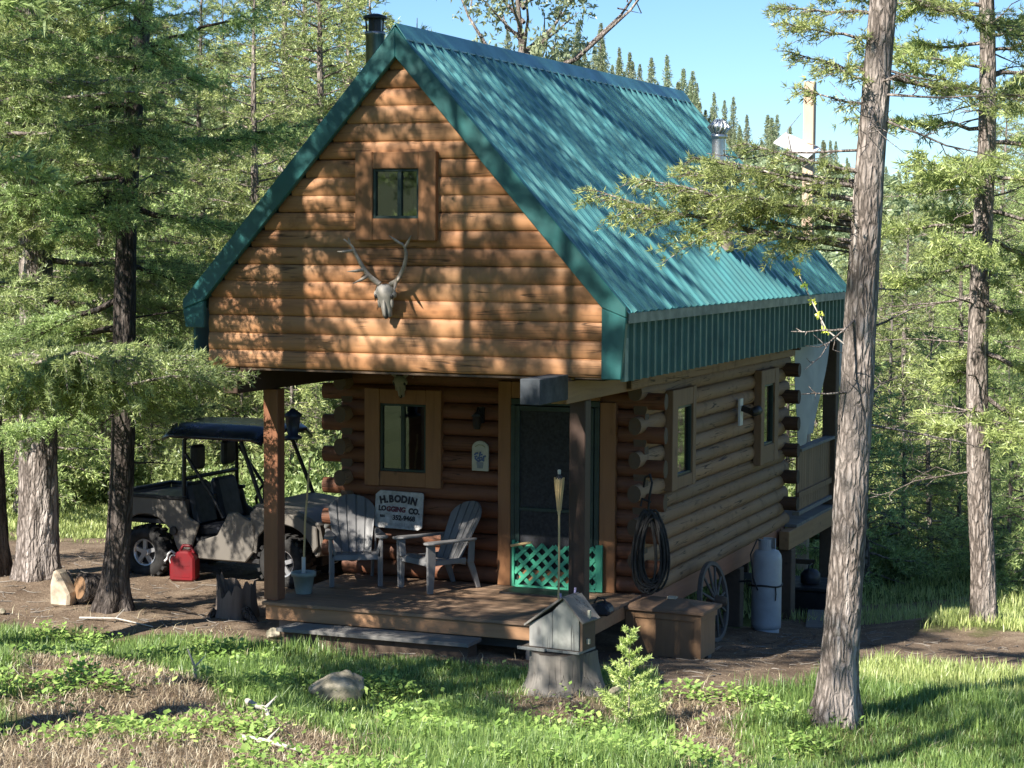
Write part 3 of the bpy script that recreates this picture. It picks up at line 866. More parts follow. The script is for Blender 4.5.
def bough(p0, az, L, e0, curl, rg, dens, step, tw, size):
    """one bough: wood paths + tuft positions"""
    s = np.linspace(0, 1, 9)
    hd = np.array([math.cos(az), math.sin(az), 0]); pp = np.array([-hd[1], hd[0], 0])
    side = rg.normal(0, .10) * L
    P = p0 + hd * (L * s * math.cos(e0))[:, None] + pp * (side * s ** 2)[:, None]
    P[:, 2] += L * (math.sin(e0) * s + curl * s ** 2.2)
    P[1:-1] += rg.normal(0, .018 * L, (7, 3)) * .6
    wp = [P]; wr = [np.linspace(.013 * L + .006, .004, 9)]
    nt = max(4, int(L * dens))
    u = np.sort(rg.uniform(.14, 1, nt)) ; 
    base = np.stack([np.interp(u, s, P[:, k]) for k in range(3)], 1)
    sg = np.where(np.arange(nt) % 2 == 0, 1, -1)
    ang = rg.uniform(.55, 1.15, nt) * (1.15 - .5 * u)
    d = hd * np.cos(ang)[:, None] + pp * (np.sin(ang) * sg)[:, None]
    d[:, 2] += rg.uniform(-.38, .22, nt)
    d = unit(d)
    l = (tw + .42 * L * (1 - u) ** .8) * rg.uniform(.45, 1.1, nt) * np.clip(u * 2.2, .4, 1)
    tp = []; td = []
    for k in range(nt):
        m = max(2, int(l[k] / step))
        tt = (np.arange(m) + rg.uniform(.3, .9)) / m
        q = base[k] + d[k] * (l[k] * tt)[:, None]
        q[:, 2] -= .16 * l[k] * tt ** 2
        q += rg.normal(0, .018, q.shape)
        dd = d[k] + rg.normal(0, .25, (m, 3)); 
        tp.append(q); td.append(dd)
        # second order sprigs on the longer twigs
        if l[k] > .3:
            for _ in range(int(l[k] * 7)):
                f = rg.uniform(.2, .95); b2 = base[k] + d[k] * l[k] * f
                d2 = unit(d[k] + rg.normal(0, .7, 3) * np.array([1, 1, .45])); l2 = rg.uniform(.08, .22)
                m2 = max(1, int(l2 / step)); t2 = (np.arange(m2) + .6) / m2
                tp.append(b2 + d2 * (l2 * t2)[:, None]); td.append(np.repeat(d2[None], m2, 0))
        wp.append(np.stack([base[k], base[k] + d[k] * l[k] * .55 - [0, 0, .05 * l[k]], base[k] + d[k] * l[k] - [0, 0, .16 * l[k]]]))
        wr.append(np.array([.004 + .006 * l[k], .004, .002]))
    tp.append(P[-3:]); td.append(np.repeat(hd[None], 3, 0))
    tp = np.concatenate(tp); td = unit(np.concatenate(td))
    return wp, wr, tp, td

def dead_branch(p0, az, L, e0, rg, r=.014):
    hd = np.array([math.cos(az), math.sin(az), math.tan(e0)])
    s = np.linspace(0, 1, 6)
    P = p0 + unit(hd) * (L * s)[:, None]; P += np.cumsum(rg.normal(0, .03 * L, (6, 3)), 0) * s[:, None]
    wp = [P]; wr = [np.linspace(r, .003, 6)]
    for _ in range(int(2 + L * 4)):
        f = rg.uniform(.2, .95); b = np.array([np.interp(f, s, P[:, k]) for k in range(3)])
        d = unit(hd + rg.normal(0, .8, 3)); l = rg.uniform(.12, .4) * (1.2 - f) * L
        wp.append(np.stack([b, b + d * l * .5 + rg.normal(0, .03, 3) * l, b + unit(d + rg.normal(0, .3, 3)) * l])); wr.append(np.array([.006, .004, .0025]))
    return wp, wr

def fir(name, label, group, base, H, r0, bend, crown0, blen, nb, seed, needle='needle', bark='bark', dens=21, step=.05, size=.062, K=13,
        wid=.17, skip=None, extra=(), dead=(0, 0, 0), shape=.75, ridge=.05, far_z=7.5, tw=.16, droop=-18, dz=.06, flare=.5, nside=40, coarse=1.9, top=.12, wood=True):
    rg = np.random.default_rng(seed)
    root = thing(name, label, 'tree', base, 0, group)
    VT, TT = trunk_geo(H, r0, bend, rg, nside, dz, flare, ridge, top)
    wp = []; wr = []; TP = []; TD = []; TS = []
    ga = rg.uniform(0, 6)
    def put(z, az, L, e0, curl, fine, dn=1.0):
        bx_, by_ = bend(np.array([z])); p0 = np.array([bx_[0], by_[0], z])
        k = 1.0 if fine else coarse
        a, b, c, d = bough(p0, az, L, e0, curl, rg, dens * dn / (1 if fine else 1.5), step * k, tw, size)
        if wood or True:
            m = len(a) if fine else 1
            wp.extend(a[:m]); wr.extend(b[:m])
        TP.append(c); TD.append(d); TS.append(np.full(len(c), size * (1 if fine else coarse * .8)))
    for i_ in range(nb):
        t = (i_ + rg.uniform(0, 1)) / nb
        z = crown0 + (H - .3 - crown0) * t
        ga += 2.4 + rg.normal(0, .5)
        az = ga % (2 * math.pi)
        L = blen * ((1 - t) ** shape * .9 + .1) * rg.uniform(.65, 1.12)
        e0 = R(droop + 45 * t + rg.normal(0, 8))
        if skip and skip(z, az, L): continue
        put(z, az, L, e0, rg.uniform(-.02, .16), z < far_z)
    for z, az, L, e0, curl, dn in extra: put(z, R(az), L, R(e0), curl, True, dn)
    for i_ in range(dead[2]):
        z = rg.uniform(dead[0], dead[1]); bx_, by_ = bend(np.array([z]))
        a, b = dead_branch(np.array([bx_[0], by_[0], z]), rg.uniform(0, 6.28), rg.uniform(.4, 1.5), R(rg.uniform(-25, 25)), rg)
        wp.extend(a); wr.extend(b)
    VW, TW = tubes(wp, wr, 4)
    me = tri_mesh('trunk', np.concatenate([VT, VW]), np.concatenate([TT, TW + len(VT)]))
    me.polygons.foreach_set('use_smooth', [True] * len(me.polygons))
    link_mesh('trunk', me, M[bark], root)
    if TP:
        V, T = tufts_to_mesh(np.concatenate(TP), np.concatenate(TD), np.concatenate(TS), K, rg, wid)
        link_mesh('crown', tri_mesh('crown', V, T), M[needle], root)
        return root

def straight(dx, dy, w=0.03, ph=0):
    return lambda z: (dx * z + w * np.sin(z * .9 + ph) - w * math.sin(ph), dy * z + w * .6 * np.sin(z * .7 + ph) - w * .6 * math.sin(ph))

def at_ground(x, y): return (x, y, gz(x, y))

# the five trunks of the photograph
def tier(z, per, ph, gap): return ((z + ph) / per) % 1 < gap
def sk_dark(z, az, L):       # the trunk itself stays in sight between two layers of boughs
    return (2.9 < z < 4.3 and math.cos(az - R(-60)) > -.1) or tier(z, 1.35, .2, .42)
def sk_lt(z, az, L): return tier(z, 1.5, .6, .3) or (z < 4 and math.cos(az - R(-115)) > .3)
def sk_fl(z, az, L): return tier(z, 1.4, 1.0, .4) or (z < 4.6 and math.cos(az - R(-80)) > 0)
def sk_low(z, az, L): return 3.05 < z < 7.2 or math.cos(az - R(-115)) > .35
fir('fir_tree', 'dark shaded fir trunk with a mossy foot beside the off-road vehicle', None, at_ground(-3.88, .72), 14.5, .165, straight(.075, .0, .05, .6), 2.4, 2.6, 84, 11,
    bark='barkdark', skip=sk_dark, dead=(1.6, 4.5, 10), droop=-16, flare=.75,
    extra=[(z, -57 + a, L, -5, .05, 1) for z, a, L in ((4.7, -60, 2.2), (5.1, -30, 2.1), (5.3, 5, 2.1), (5.6, -50, 2.2), (5.8, -5, 2.1), (6.2, -30, 2.2))], shape=.5, top=.2)
fir('fir_tree', 'thick sunlit fir trunk with pale furrowed bark, beside the pale cut log', None, at_ground(-5.74, 1.97), 19.5, .25, straight(.012, .01, .02, 1), 2.3, 3.2, 120, 12, skip=sk_lt, dead=(1.7, 3.2, 4), ridge=.075, flare=.42,
    extra=[(2.5 + .17 * k, -57 + ((k * 47) % 130) - 60 + (25 if k < 9 else 0), 1.6 + .9 * ((k * .37) % 1), -5, .05, 1.1) for k in range(27)],
    droop=-14, shape=.55)
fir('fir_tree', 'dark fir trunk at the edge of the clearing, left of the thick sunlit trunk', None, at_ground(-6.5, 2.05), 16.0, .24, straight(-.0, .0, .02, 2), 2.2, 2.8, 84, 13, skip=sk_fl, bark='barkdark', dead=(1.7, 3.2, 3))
BB = [(4.1, 197, 2.4, 9, .06, .85), (4.3, 187, 2.0, 8, .06, .8), (4.35, 206, 1.9, 7, .05, .75), (4.5, 194, 1.6, 8, .05, .8), (4.6, 213, 1.45, 8, .05, .8), (4.65, 182, 1.4, 6, .06, .7), (4.15, 214, 1.25, 2, .04, .55), (4.4, 224, 1.2, 4, .05, .8), (4.25, 176, 1.5, 4, .06, .6),
      (4.75, 200, 1.1, 8, .08, .8), (5.3, 200, .62, 10, .1, 1.1), (5.6, 190, .75, 8, .1, 1.1), (5.85, 210, .85, 6, .05, 1.1), (5.5, 225, .6, 12, .1, 1.1), (6.1, 198, .9, 0, .05, 1.1)]
def sk_r2(z, az, L): return z < 4.4 and math.cos(az - R(201)) > .2
def sk_big(z, az, L): return z < 8.5 and math.cos(az - R(201)) > .3
fir('fir_tree', 'tall leaning fir in the grass whose bough hangs across the teal roof', None, at_ground(4.84, -1.47), 16.5, .172, straight(.052, .012, .02, .5), 5.5, 2.1, 50, 14, needle='needle2',
    extra=BB, skip=sk_big, dead=(2.6, 5.8, 20), flare=.8, ridge=.06)
fir('fir_tree', 'smaller fir with bare grey lower twigs in the dirt beyond the grass', None, at_ground(4.85, 6.9), 15, .165, straight(-.012, -.02, .05, 2), 2.4, 2.6, 84, 15, skip=sk_r2, needle='needle2', dead=(1.8, 9, 44), flare=.35, ridge=.08,
    dens=14, step=.07, size=.10, droop=-14, far_z=9.5)
# neighbours beyond the frame's edge; their boughs reach in and their shade falls on the gable, porch and grass
fir('fir_tree', 'bushy fir whose sunlit low boughs hang in front of the dark trunk', None, at_ground(-3.95, -2.3), 9.5, .17, straight(.0, .0, .03, 3), 2.5, 2.6, 84, 16, skip=sk_low, droop=-6, shape=.5, dens=18,
    extra=[(4.9, 20, 2.3, 0, .03, 1), (5.1, -12, 2.2, 2, .04, 1), (5.3, 48, 2.3, 0, .04, 1), (5.5, 5, 2.5, 0, .03, 1), (5.7, 30, 2.4, 0, .03, 1), (5.9, -25, 2.0, 2, .04, 1), (6.0, 62, 2.1, 0, .03, 1), (5.0, 75, 1.9, 0, .03, 1), (3.7, 70, 1.6, 0, .03, .8), (3.6, -20, 1.5, 0, .03, .8), (2.75, 20, 2.5, 3, .03, 1), (2.9, -8, 2.5, 4, .04, 1), (2.7, 45, 2.7, 2, .04, 1), (2.95, 33, 2.6, 0, .03, 1), (2.8, 5, 2.2, 0, .02, 1), (3.0, 60, 2.4, 0, .03, .9), (2.65, 75, 2.2, 3, .04, .9), (2.85, -3, 3.2, 0, .02, 1), (2.7, 9, 3.1, 3, .02, 1), (3.0, -14, 2.9, 1, .02, 1), (2.6, 17, 3.1, 4, .02, 1), (3.05, 3, 3.0, -2, .02, .9), (2.7, 28, 2.9, 1, .03, 1)])
fir('fir_tree', 'tall fir shading the antlered gable, the nearest one to it', None, at_ground(-2.8, -4.5), 19.0, .20, straight(.0, .01, .03, 4), 6.9, 2.3, 130, 17, dens=12, step=.075, size=.10, coarse=1.4, shape=.42)
fir('fir_tree', 'tall fir nearest to the camera, shading the porch and the step', None, at_ground(-1.1, -7.9), 11.2, .17, straight(.01, .01, .03, 5), 4.2, 1.9, 76, 18, dens=14, step=.07, size=.10, far_z=4, coarse=1.4, shape=.5)
fir('fir_tree', 'broad fir with low boughs shading the grass before the step', None, at_ground(-1.65, -6.8), 11.8, .16, straight(.0, .01, .03, 2), 4.2, 1.8, 84, 20, dens=15, step=.07, size=.10, far_z=4, coarse=1.4, shape=.5)
fir('fir_tree', 'slim fir on the upper bank, its shade crossing the grass beside the leaning fir', None, at_ground(2.0, -12.0), 15, .15, straight(.0, .01, .03, 2), 7.0, 1.35, 60, 21, dens=12, step=.08, size=.10, far_z=4, coarse=1.4, shape=.5)
# ---- the stand behind: prototypes, then copies
def mid_fir(name, H, seed, needle, blen, nb, shape, dens, crown0, r0=.16):
    return fir(name, None, None, (0, 0, 0), H, r0, straight(0, 0, .05, seed), crown0, blen, nb, seed, needle=needle, dens=dens, step=.095, size=.105, K=8, wid=.2, far_z=99, dz=.4, nside=10, flare=.25, shape=shape, tw=.28, ridge=.03, dead=(crown0 * .5, H * .6, 10))
protoA = mid_fir('stand_fir', 10, 31, 'needlemid', 2.3, 112, .7, 9, .9)
protoB = mid_fir('stand_fir', 12, 32, 'needlemid', 2.5, 120, .55, 8.5, 1.2)
protoC = mid_fir('stand_fir', 9, 33, 'needle2', 2.1, 104, .8, 8.5, .6)
protoY = mid_fir('young_fir', 4.2, 34, 'needlemid', 1.25, 52, .85, 10, .15, .06)
protoZ = mid_fir('young_fir', 3.6, 35, 'needle2', 1.3, 46, .8, 10, .1, .05)
used = set()
def place(proto, x, y, s, rz, label, group, sz=1.0):
    o = proto if proto.name not in used else copy_tree(proto)
    used.add(o.name); used.add(proto.name)
    o.location = (x, y, gz(x, y) - .05); o.rotation_euler = (0, 0, rz); o.scale = (s, s, s * sz)
    tag(o, label, 'tree', group)
    return o
def pol(px, d): return polar(px - 512, d)
L1, G1 = 'sunlit fir in the dense stand behind the vehicle and cabin', 'firs of the stand behind the vehicle'
for k, (px, d, pr, s) in enumerate([(-30, 38, protoB, 1.0), (45, 44, protoA, 1.15), (20, 33, protoC, .9), (105, 37, protoB, .92), (165, 45, protoA, .95), (200, 39, protoB, .80), (255, 37, protoA, .93), (285, 44, protoC, 1.25), (320, 39, protoB, .95), (350, 46, protoA, 1.18), (372, 38, protoC, 1.02), (305, 50, protoB, 1.15), (75, 52, protoB, 1.2), (225, 54, protoB, .95), (150, 60, protoA, 1.1), (0, 56, protoA, 1.3), (415, 52, protoA, 1.06)]):
    x, y = pol(px, d); place(pr, x, y, s, k * 1.9, L1, G1)
L2, G2 = 'green fir in the stand beyond the meadow past the gas cylinder', 'firs beyond the meadow past the gas cylinder'
for k, (px, d, pr, s) in enumerate([(905, 46, protoA, .62), (960, 42, protoC, .70), (1035, 40, protoA, .82), (880, 58, protoB, .56), (1000, 56, protoB, .8), (930, 66, protoA, .8), (1060, 52, protoB, .9), (850, 64, protoC, .62), (800, 62, protoA, .52), (750, 66, protoB, .42), (985, 75, protoA, 1.0), (1030, 70, protoB, 1.0)]):
    x, y = pol(px, d); place(pr, x, y, s, k * 2.3 + 1, L2, G2)
L3, G3 = 'young fir with foliage down to the meadow grass past the gas cylinder', 'young firs along the meadow past the gas cylinder'
for k, (px, d, pr, s) in enumerate([(872, 33.5, protoY, .95), (905, 35.5, protoZ, 1.1), (935, 37, protoY, 1.05), (1012, 34, protoZ, 1.0), (965, 38, protoY, .9), (1040, 32, protoY, .95), (845, 38, protoZ, .9), (815, 40, protoY, 1.0), (790, 39, protoZ, .95), (890, 40, protoY, 1.2)]):
    x, y = pol(px, d); place(pr, x, y, s, k * 2.9 + .5, L3, G3)
L4, G4 = 'low young fir among the shrubs of the clearing behind the vehicle', 'young firs behind the vehicle'
for k, (px, d, pr, s) in enumerate([(60, 37, protoZ, .72), (100, 39, protoY, .75), (150, 35.5, protoZ, .8), (200, 34.5, protoY, .85), (240, 36, protoZ, .95), (290, 33.5, protoY, .9), (318, 35, protoZ, 1.0), (20, 36, protoY, .85), (125, 42, protoY, 1.1)]):
    x, y = pol(px, d); place(pr, x, y, s, k * 2.1 + .2, L4, G4)

# shrubs
def shrub(name, w, h, seed, n=2600):
    rg = np.random.default_rng(seed)
    root = thing(name, None, None)
    wp = []; wr = []; TP = []; TD = []
    for _ in range(26):
        az = rg.uniform(0, 6.28); e = rg.uniform(.35, 1.4); L = rg.uniform(.5, 1) 
        tip = np.array([math.cos(az) * math.cos(e) * w * L, math.sin(az) * math.cos(e) * w * L, math.sin(e) * h * L])
        P = np.stack([np.zeros(3), tip * .5 + rg.normal(0, .05, 3), tip]); wp.append(P); wr.append(np.array([.02, .012, .004]))
        m = n // 26; f = rg.uniform(.35, 1.05, (m, 1))
        TP.append(tip * f + rg.normal(0, .13, (m, 3)) * np.array([w, w, h]) * .8); TD.append(rg.normal(0, .6, (m, 3)) + [0, 0, .5])
    V, T = tubes(wp, wr, 4); link_mesh('stem', tri_mesh('stem', V, T), M['twig'], root)
    V, T = tufts_to_mesh(np.concatenate(TP), unit(np.concatenate(TD)), np.full(26 * (n // 26), .12), 3, rg, .5, .9)
    V[:, 2] = np.maximum(V[:, 2], -.1)
    link_mesh('foliage', tri_mesh('foliage', V, T), M['bushleaf'], root)
    return root
shA = shrub('shrub', 1.2, 1.3, 51); shB = shrub('shrub', 1.5, 1.0, 52)
L5, G5 = 'leafy green shrub at the far edge of the clearing behind the vehicle', 'shrubs behind the vehicle'
for k, (px, d, s) in enumerate([(30, 34, .75), (75, 35, .8), (115, 34, .7), (140, 38, .9), (185, 33, .75), (225, 33, .7), (262, 33, .8), (300, 32, .85), (330, 34, .9)]):
    x, y = pol(px, d); o = place((shA, shB)[k % 2], x, y, s, k * 1.7, L5, G5); o['category'] = 'shrub'
L6, G6 = 'leafy shrub at the meadow edge seen past the back porch', 'shrubs past the back porch'
for k, (px, d, s) in enumerate([(800, 36, 1.0), (815, 42, 1.1), (860, 36, .8), (900, 34, .6), (1005, 33, .55), (780, 44, 1.2)]):
    x, y = pol(px, d); o = place((shB, shA)[k % 2], x, y, s, k * 1.3, L6, G6); o['category'] = 'shrub'

# old open-crowned tree beyond the ridge of the roof
def old_tree():
    rg = np.random.default_rng(61)
    x, y = pol(522, 44); base = (x, y, gz(x, y))
    root = thing('old_tree', 'sparse old tree with bare limbs rising behind the roof ridge', 'tree', base)
    H = 12.2
    VT, TT = trunk_geo(H - 1.5, .26, straight(0, 0, .12, 1), rg, 12, .4, .2, .04)
    wp = []; wr = []; TP = []; TD = []
    for k in range(46):
        z = rg.uniform(4.5, H - 1.5); az = rg.uniform(0, 6.28); L = rg.uniform(.8, 2.0) * (1 - .35 * (z - 4) / H)
        P = np.stack([np.array([0, 0, z]), np.array([math.cos(az) * L * .5, math.sin(az) * L * .5, z + .35 * L]), np.array([math.cos(az) * L * .9, math.sin(az) * L * .9, z + .9 * L])])
        P[1:] += rg.normal(0, .1, (2, 3)); wp.append(P); wr.append(np.array([.05, .03, .008]))
        if rg.uniform() < .8:
            m = 60; TP.append(P[2] + rg.normal(0, .26, (m, 3))); TD.append(rg.normal(0, 1, (m, 3)))
            TP.append(P[1] * .4 + P[2] * .6 + rg.normal(0, .2, (m // 2, 3))); TD.append(rg.normal(0, 1, (m // 2, 3)))
    for az, L in ((-.35, 3.4), (.15, 3.0), (2.6, 2.0)):
        a = az + YAW; q = np.array([math.cos(a), math.sin(a), 0])
        P = np.stack([np.array([0, 0, 8.2]), q * L * .35 + [0, 0, 8.6], q * L * .7 + [0, 0, 9.6], q * L + [0, 0, 10.9]]); wp.append(P); wr.append(np.array([.07, .05, .03, .012]))
        for f in (.5, .7, .85):
            b = P[1] * (1 - f) + P[3] * f; wp.append(np.stack([b, b + rg.normal(0, .3, 3) + [0, 0, .5], b + rg.normal(0, .4, 3) + [0, 0, 1.0]])); wr.append(np.array([.02, .014, .006]))
    VW, TW = tubes(wp, wr, 5)
    link_mesh('trunk', tri_mesh('trunk', np.concatenate([VT, VW]), np.concatenate([TT, TW + len(VT)])), M['bark'], root)
    TP = np.concatenate(TP); V, T = tufts_to_mesh(TP, unit(np.concatenate(TD)), np.full(len(TP), .15), 4, rg, .4)
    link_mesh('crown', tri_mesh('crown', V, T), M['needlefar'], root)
old_tree()

# firs on the ridge
def far_fir(seed, H, w, n=800):
    rg = np.random.default_rng(seed)
    root = thing('ridge_fir', None, None)
    z = H * (.05 + .95 * rg.uniform(0, 1, n) ** .9); az = rg.uniform(0, 6.28, n); rr = w * (1.02 - z / H) ** 1.05 * rg.uniform(.1, 1, n) * (.72 + .4 * np.sin(z * 2.2 + az * 2 + seed)) + .05
    pos = np.stack([rr * np.cos(az), rr * np.sin(az), z], 1)
    d = unit(np.stack([np.cos(az), np.sin(az), rg.uniform(-.5, .6, n)], 1))
    V, T = tufts_to_mesh(pos, d, np.full(n, .5) * (1.15 - .5 * z / H), 4, rg, .34, .6)
    VT, TT = tubes([np.array([[0, 0, -1.], [0, 0, H * .95]])], [np.array([.28, .05])], 5)
    link_mesh('trunk', tri_mesh('trunk', VT, TT), M['bark'], root)
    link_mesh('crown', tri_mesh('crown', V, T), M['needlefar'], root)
    return root
ff = [far_fir(71, 10, 3.0), far_fir(72, 12, 2.8), far_fir(73, 8.5, 3.2)]
rf_rng = random.Random(5)
L7, G7 = 'small distant fir on the forested ridge against the sky beyond the metal roof', 'firs on the far ridge'
k = 0
for row, (d0, n, s0) in enumerate([(402, 86, .84), (385, 60, .8), (360, 44, .75)]):
    for j in range(n):
        off = -40 + (560 * (j + rf_rng.uniform(-.45, .45)) / n) + row * 4
        d = d0 + rf_rng.uniform(-12, 12)
        pr = ff[k % 3]
        o = pr if k < 3 else copy_tree(pr)
        x, y = polar(off, d); s = s0 * rf_rng.choice((.5, .75, .95, 1.1, 1.35)) * rf_rng.uniform(.85, 1.1)
        if row == 0 and rf_rng.random() < .22: s *= .6
        o.location = (x, y, hill_z(off, d) - .3); o.rotation_euler = (0, 0, rf_rng.uniform(0, 6)); o.scale = (s, s, s * rf_rng.uniform(.9, 1.15))
        tag(o, L7, 'tree', G7); k += 1
# the wooded slope below the ridge reads as one mass
rg = np.random.default_rng(81); Vs = []; Ts = []; b = 0
for j in range(900):
    off = rg.uniform(-1050, 900); d = rg.uniform(90, 395)
    low = .62 if d > 340 and -60 < off < 540 else 1.0
    x, y = polar(off, d); z0 = hill_z(off, d); H = rg.uniform(5, 9.5) * (.7 + .3 * d / 400) * low; n = 90
    if off > 0 and d < 200: H *= .55
    z = H * (.05 + .95 * rg.uniform(0, 1, n)); rr = H * .2 * (1 - z / H) ** .8 * rg.uniform(.3, 1, n) + .1; az = rg.uniform(0, 6.28, n)
    pos = np.stack([x + rr * np.cos(az), y + rr * np.sin(az), z0 + z], 1)
    V, T = tufts_to_mesh(pos, unit(np.stack([np.cos(az), np.sin(az), rg.uniform(-.5, .6, n)], 1)), np.full(n, H * .15), 4, rg, .5, .55)
    Vs.append(V); Ts.append(T + b); b += len(V)
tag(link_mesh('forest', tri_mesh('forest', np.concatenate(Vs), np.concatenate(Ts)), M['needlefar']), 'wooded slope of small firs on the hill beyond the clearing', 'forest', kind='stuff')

# ---- sapling in the foreground
def sapling():
    rg = np.random.default_rng(91); base = at_ground(3.22, -2.25)
    root = thing('fir_sapling', 'knee-high pale green fir sapling in the grass in front of the wooden chest', 'sapling', base)
    H = .92; wp = [np.array([[0, 0, -.05], [.01, 0, .4], [.0, .01, H]])]; wr = [np.array([.012, .008, .003])]; TP = []; TD = []
    for k in range(30):
        z = .08 + (H - .12) * (int(k / 4) + rg.uniform(.3, .7)) / 7.5; az = k * 2.4 + rg.normal(0, .3); L = .37 * (1 - z / H) ** .9 + .05
        L *= rg.uniform(.75, 1.15)
        d = np.array([math.cos(az), math.sin(az), .42 + .5 * z]); d /= np.linalg.norm(d)
        wp.append(np.stack([[0, 0, z], [0, 0, z] + d * L])); wr.append(np.array([.004, .002]))
        m = int(L / .018); f = np.linspace(.1, 1, m)[:, None]
        TP.append([0, 0, z] + d * L * f); TD.append(np.repeat(d[None], m, 0))
        for sg in (-1, 1):
            for f2 in (.35, .55, .75):
                p = np.cross(d, [0, 0, 1]) * sg; d2 = d * .8 + p * .8; l2 = L * .38 * (1.1 - f2); m2 = max(2, int(l2 / .018))
                TP.append(np.array([0, 0, z]) + d * L * f2 + d2 * l2 * np.linspace(.1, 1, m2)[:, None]); TD.append(np.repeat(unit(d2)[None], m2, 0))
    V, T = tubes(wp, wr, 4); link_mesh('trunk', tri_mesh('trunk', V, T), M['twig'], root)
    TP = np.concatenate(TP); V, T = tufts_to_mesh(TP, unit(np.concatenate(TD)), np.full(len(TP), .036), 7, rg, .3, .7)
    link_mesh('crown', tri_mesh('crown', V, T), M['saplingneedle'], root)
sapling()

# budding shoot hanging beside the tall leaning fir
def shoot(name, label, pts, r, nl, seed):
    rg = np.random.default_rng(seed); P = np.array(pts); b = P[0]
    root = thing(name, label, 'twig', tuple(b)); P = P - b
    V, T = tubes([P], [np.linspace(r, .003, len(P))], 5); link_mesh('stem', tri_mesh('stem', V, T), M['deadwood'], root)
    s = np.linspace(0, 1, len(P)); u = np.linspace(.25, 1, nl)
    pos = np.stack([np.interp(u, s, P[:, k]) for k in range(3)], 1)
    for c in pos:
        q = c + rg.normal(0, .016, (14, 3))
        V, T = tufts_to_mesh(q, unit(rg.normal(0, 1, (14, 3))), np.full(14, .035), 2, rg, .6)
        link_mesh('leaf_bud', tri_mesh('leaf_bud', V, T), M['yellowleaf'], root)

# ------------------------------------------------------------------ ground cover
def blades(name, label, cat, XY, h, w, mat, seed, lean=.45, flat=0.0):
    rg = np.random.default_rng(seed); n = len(XY)
    p = np.stack([XY[:, 0], XY[:, 1], G(XY[:, 0], XY[:, 1]) - .01], 1)
    h = np.broadcast_to(h, n) * rg.uniform(.55, 1.25, n); w = np.broadcast_to(w, n)
    az = rg.uniform(0, 6.28, n); ln = np.abs(rg.normal(0, lean, n)) + flat
    d = np.stack([np.cos(az), np.sin(az), np.zeros(n)], 1); sd = np.stack([-d[:, 1], d[:, 0], np.zeros(n)], 1)
    rot = rg.uniform(-.9, .9, n)[:, None]; sd = sd * np.cos(rot) + d * np.sin(rot)
    up = np.array([0, 0, 1.])
    k = np.cos(np.minimum(ln, 1.45))[:, None]; q = np.sin(np.minimum(ln, 1.45))[:, None]
    m = p + (d * q * .32 + up * (.35 * k + .25)) * h[:, None] * .85
    tip = p + (d * q * 1.0 + up * (k * .95 + .02)) * h[:, None]
    a = p - sd * w[:, None] * .5; b = p + sd * w[:, None] * .5; c = m + sd * w[:, None] * .42; e = m - sd * w[:, None] * .42
    V = np.stack([a, b, c, e, tip], 1).reshape(-1, 3)
    i = (np.arange(n) * 5)[:, None]
    T = np.concatenate([i + [0, 1, 2], i + [0, 2, 3], i + [3, 2, 4]])
    return tag(link_mesh(name, tri_mesh(name, V, T), M[mat]), label, cat, kind='stuff')
def scatter(n, x0, x1, y0, y1, keep, seed):
    rg = np.random.default_rng(seed)
    x = rg.uniform(x0, x1, n); y = rg.uniform(y0, y1, n)
    k = rg.uniform(0, 1, n) < keep(x, y)
    return np.stack([x[k], y[k]], 1)
def inview(x, y, m=60):
    dx = x - CAMP[0]; dy = y - CAMP[1]
    f = -np.sin(YAW) * dx + np.cos(YAW) * dy; r_ = np.cos(YAW) * dx + np.sin(YAW) * dy
    return (np.abs(r_ / np.maximum(f, .1)) * 2042 < 512 + m) & (f > 12.3)
grass_keep = lambda x, y: np.clip(1.05 - 1.9 * dirt_mask(x, y), 0, 1) * inview(x, y)
XY = scatter(330000, -5, 8.5, -8.2, 1.0, lambda x, y: grass_keep(x, y) * (.45 + .55 * smoothstep(-.5, .5, fbm(x, y, 1.6, 9))), 101)
hgt = .09 + .10 * smoothstep(-.6, .8, fbm(XY[:, 0], XY[:, 1], 1.1, 12))
blades('grass', 'green grass growing in front of the cabin', 'grass', XY, hgt, .0085, 'grass', 102, .5)
XY = np.concatenate([scatter(60000, 3, 9, .5, 9, lambda x, y: grass_keep(x, y) * (x > 3.6), 103), scatter(60000, -1, 12, 8, 26, lambda x, y: inview(x, y) * .9, 104)])
blades('meadow_grass', 'taller sunlit meadow grass beyond the gas cylinder', 'grass', XY, .15, .012, 'meadow', 105, .4)
XY = scatter(90000, -16, -2, 5.5, 15, lambda x, y: inview(x, y) * smoothstep(.8, .3, dirt_mask(x, y)) * .8, 106)
blades('meadow_grass', 'short pale meadow grass in the clearing behind the vehicle', 'grass', XY, .09, .014, 'meadow', 107, .5)
# dry straw and litter
XY = scatter(150000, -5, 5.5, -8.2, 1.2, lambda x, y: np.clip(dirt_mask(x, y) * 1.1 - .1, 0, 1) * inview(x, y) * (y < -1.0), 108)
blades('dry_grass', 'dry straw and dead stems on the bank nearest the camera', 'dry grass', XY, .11, .007, 'straw', 109, .8, .4)
XY = scatter(70000, -7, 6.5, -2.5, 9, lambda x, y: np.clip(dirt_mask(x, y) - .2, 0, 1) * inview(x, y) * .8 * ~((x > -2.1) & (x < 2.1) & (y > .3)), 110)
blades('needle_litter', 'fallen needles and bark crumbs on the bare earth around the cabin', 'litter', XY, .05, .008, 'straw', 111, .3, 1.25)
XY = scatter(11000, -5, 8, -8.2, .6, lambda x, y: inview(x, y) * (.25 + .5 * smoothstep(0, .9, fbm(x, y, 2.1, 31))), 114)
blades('dead_stems', 'pale dead stems lying through the foreground grass', 'dry grass', XY, .16, .006, 'straw', 115, .5, .7)
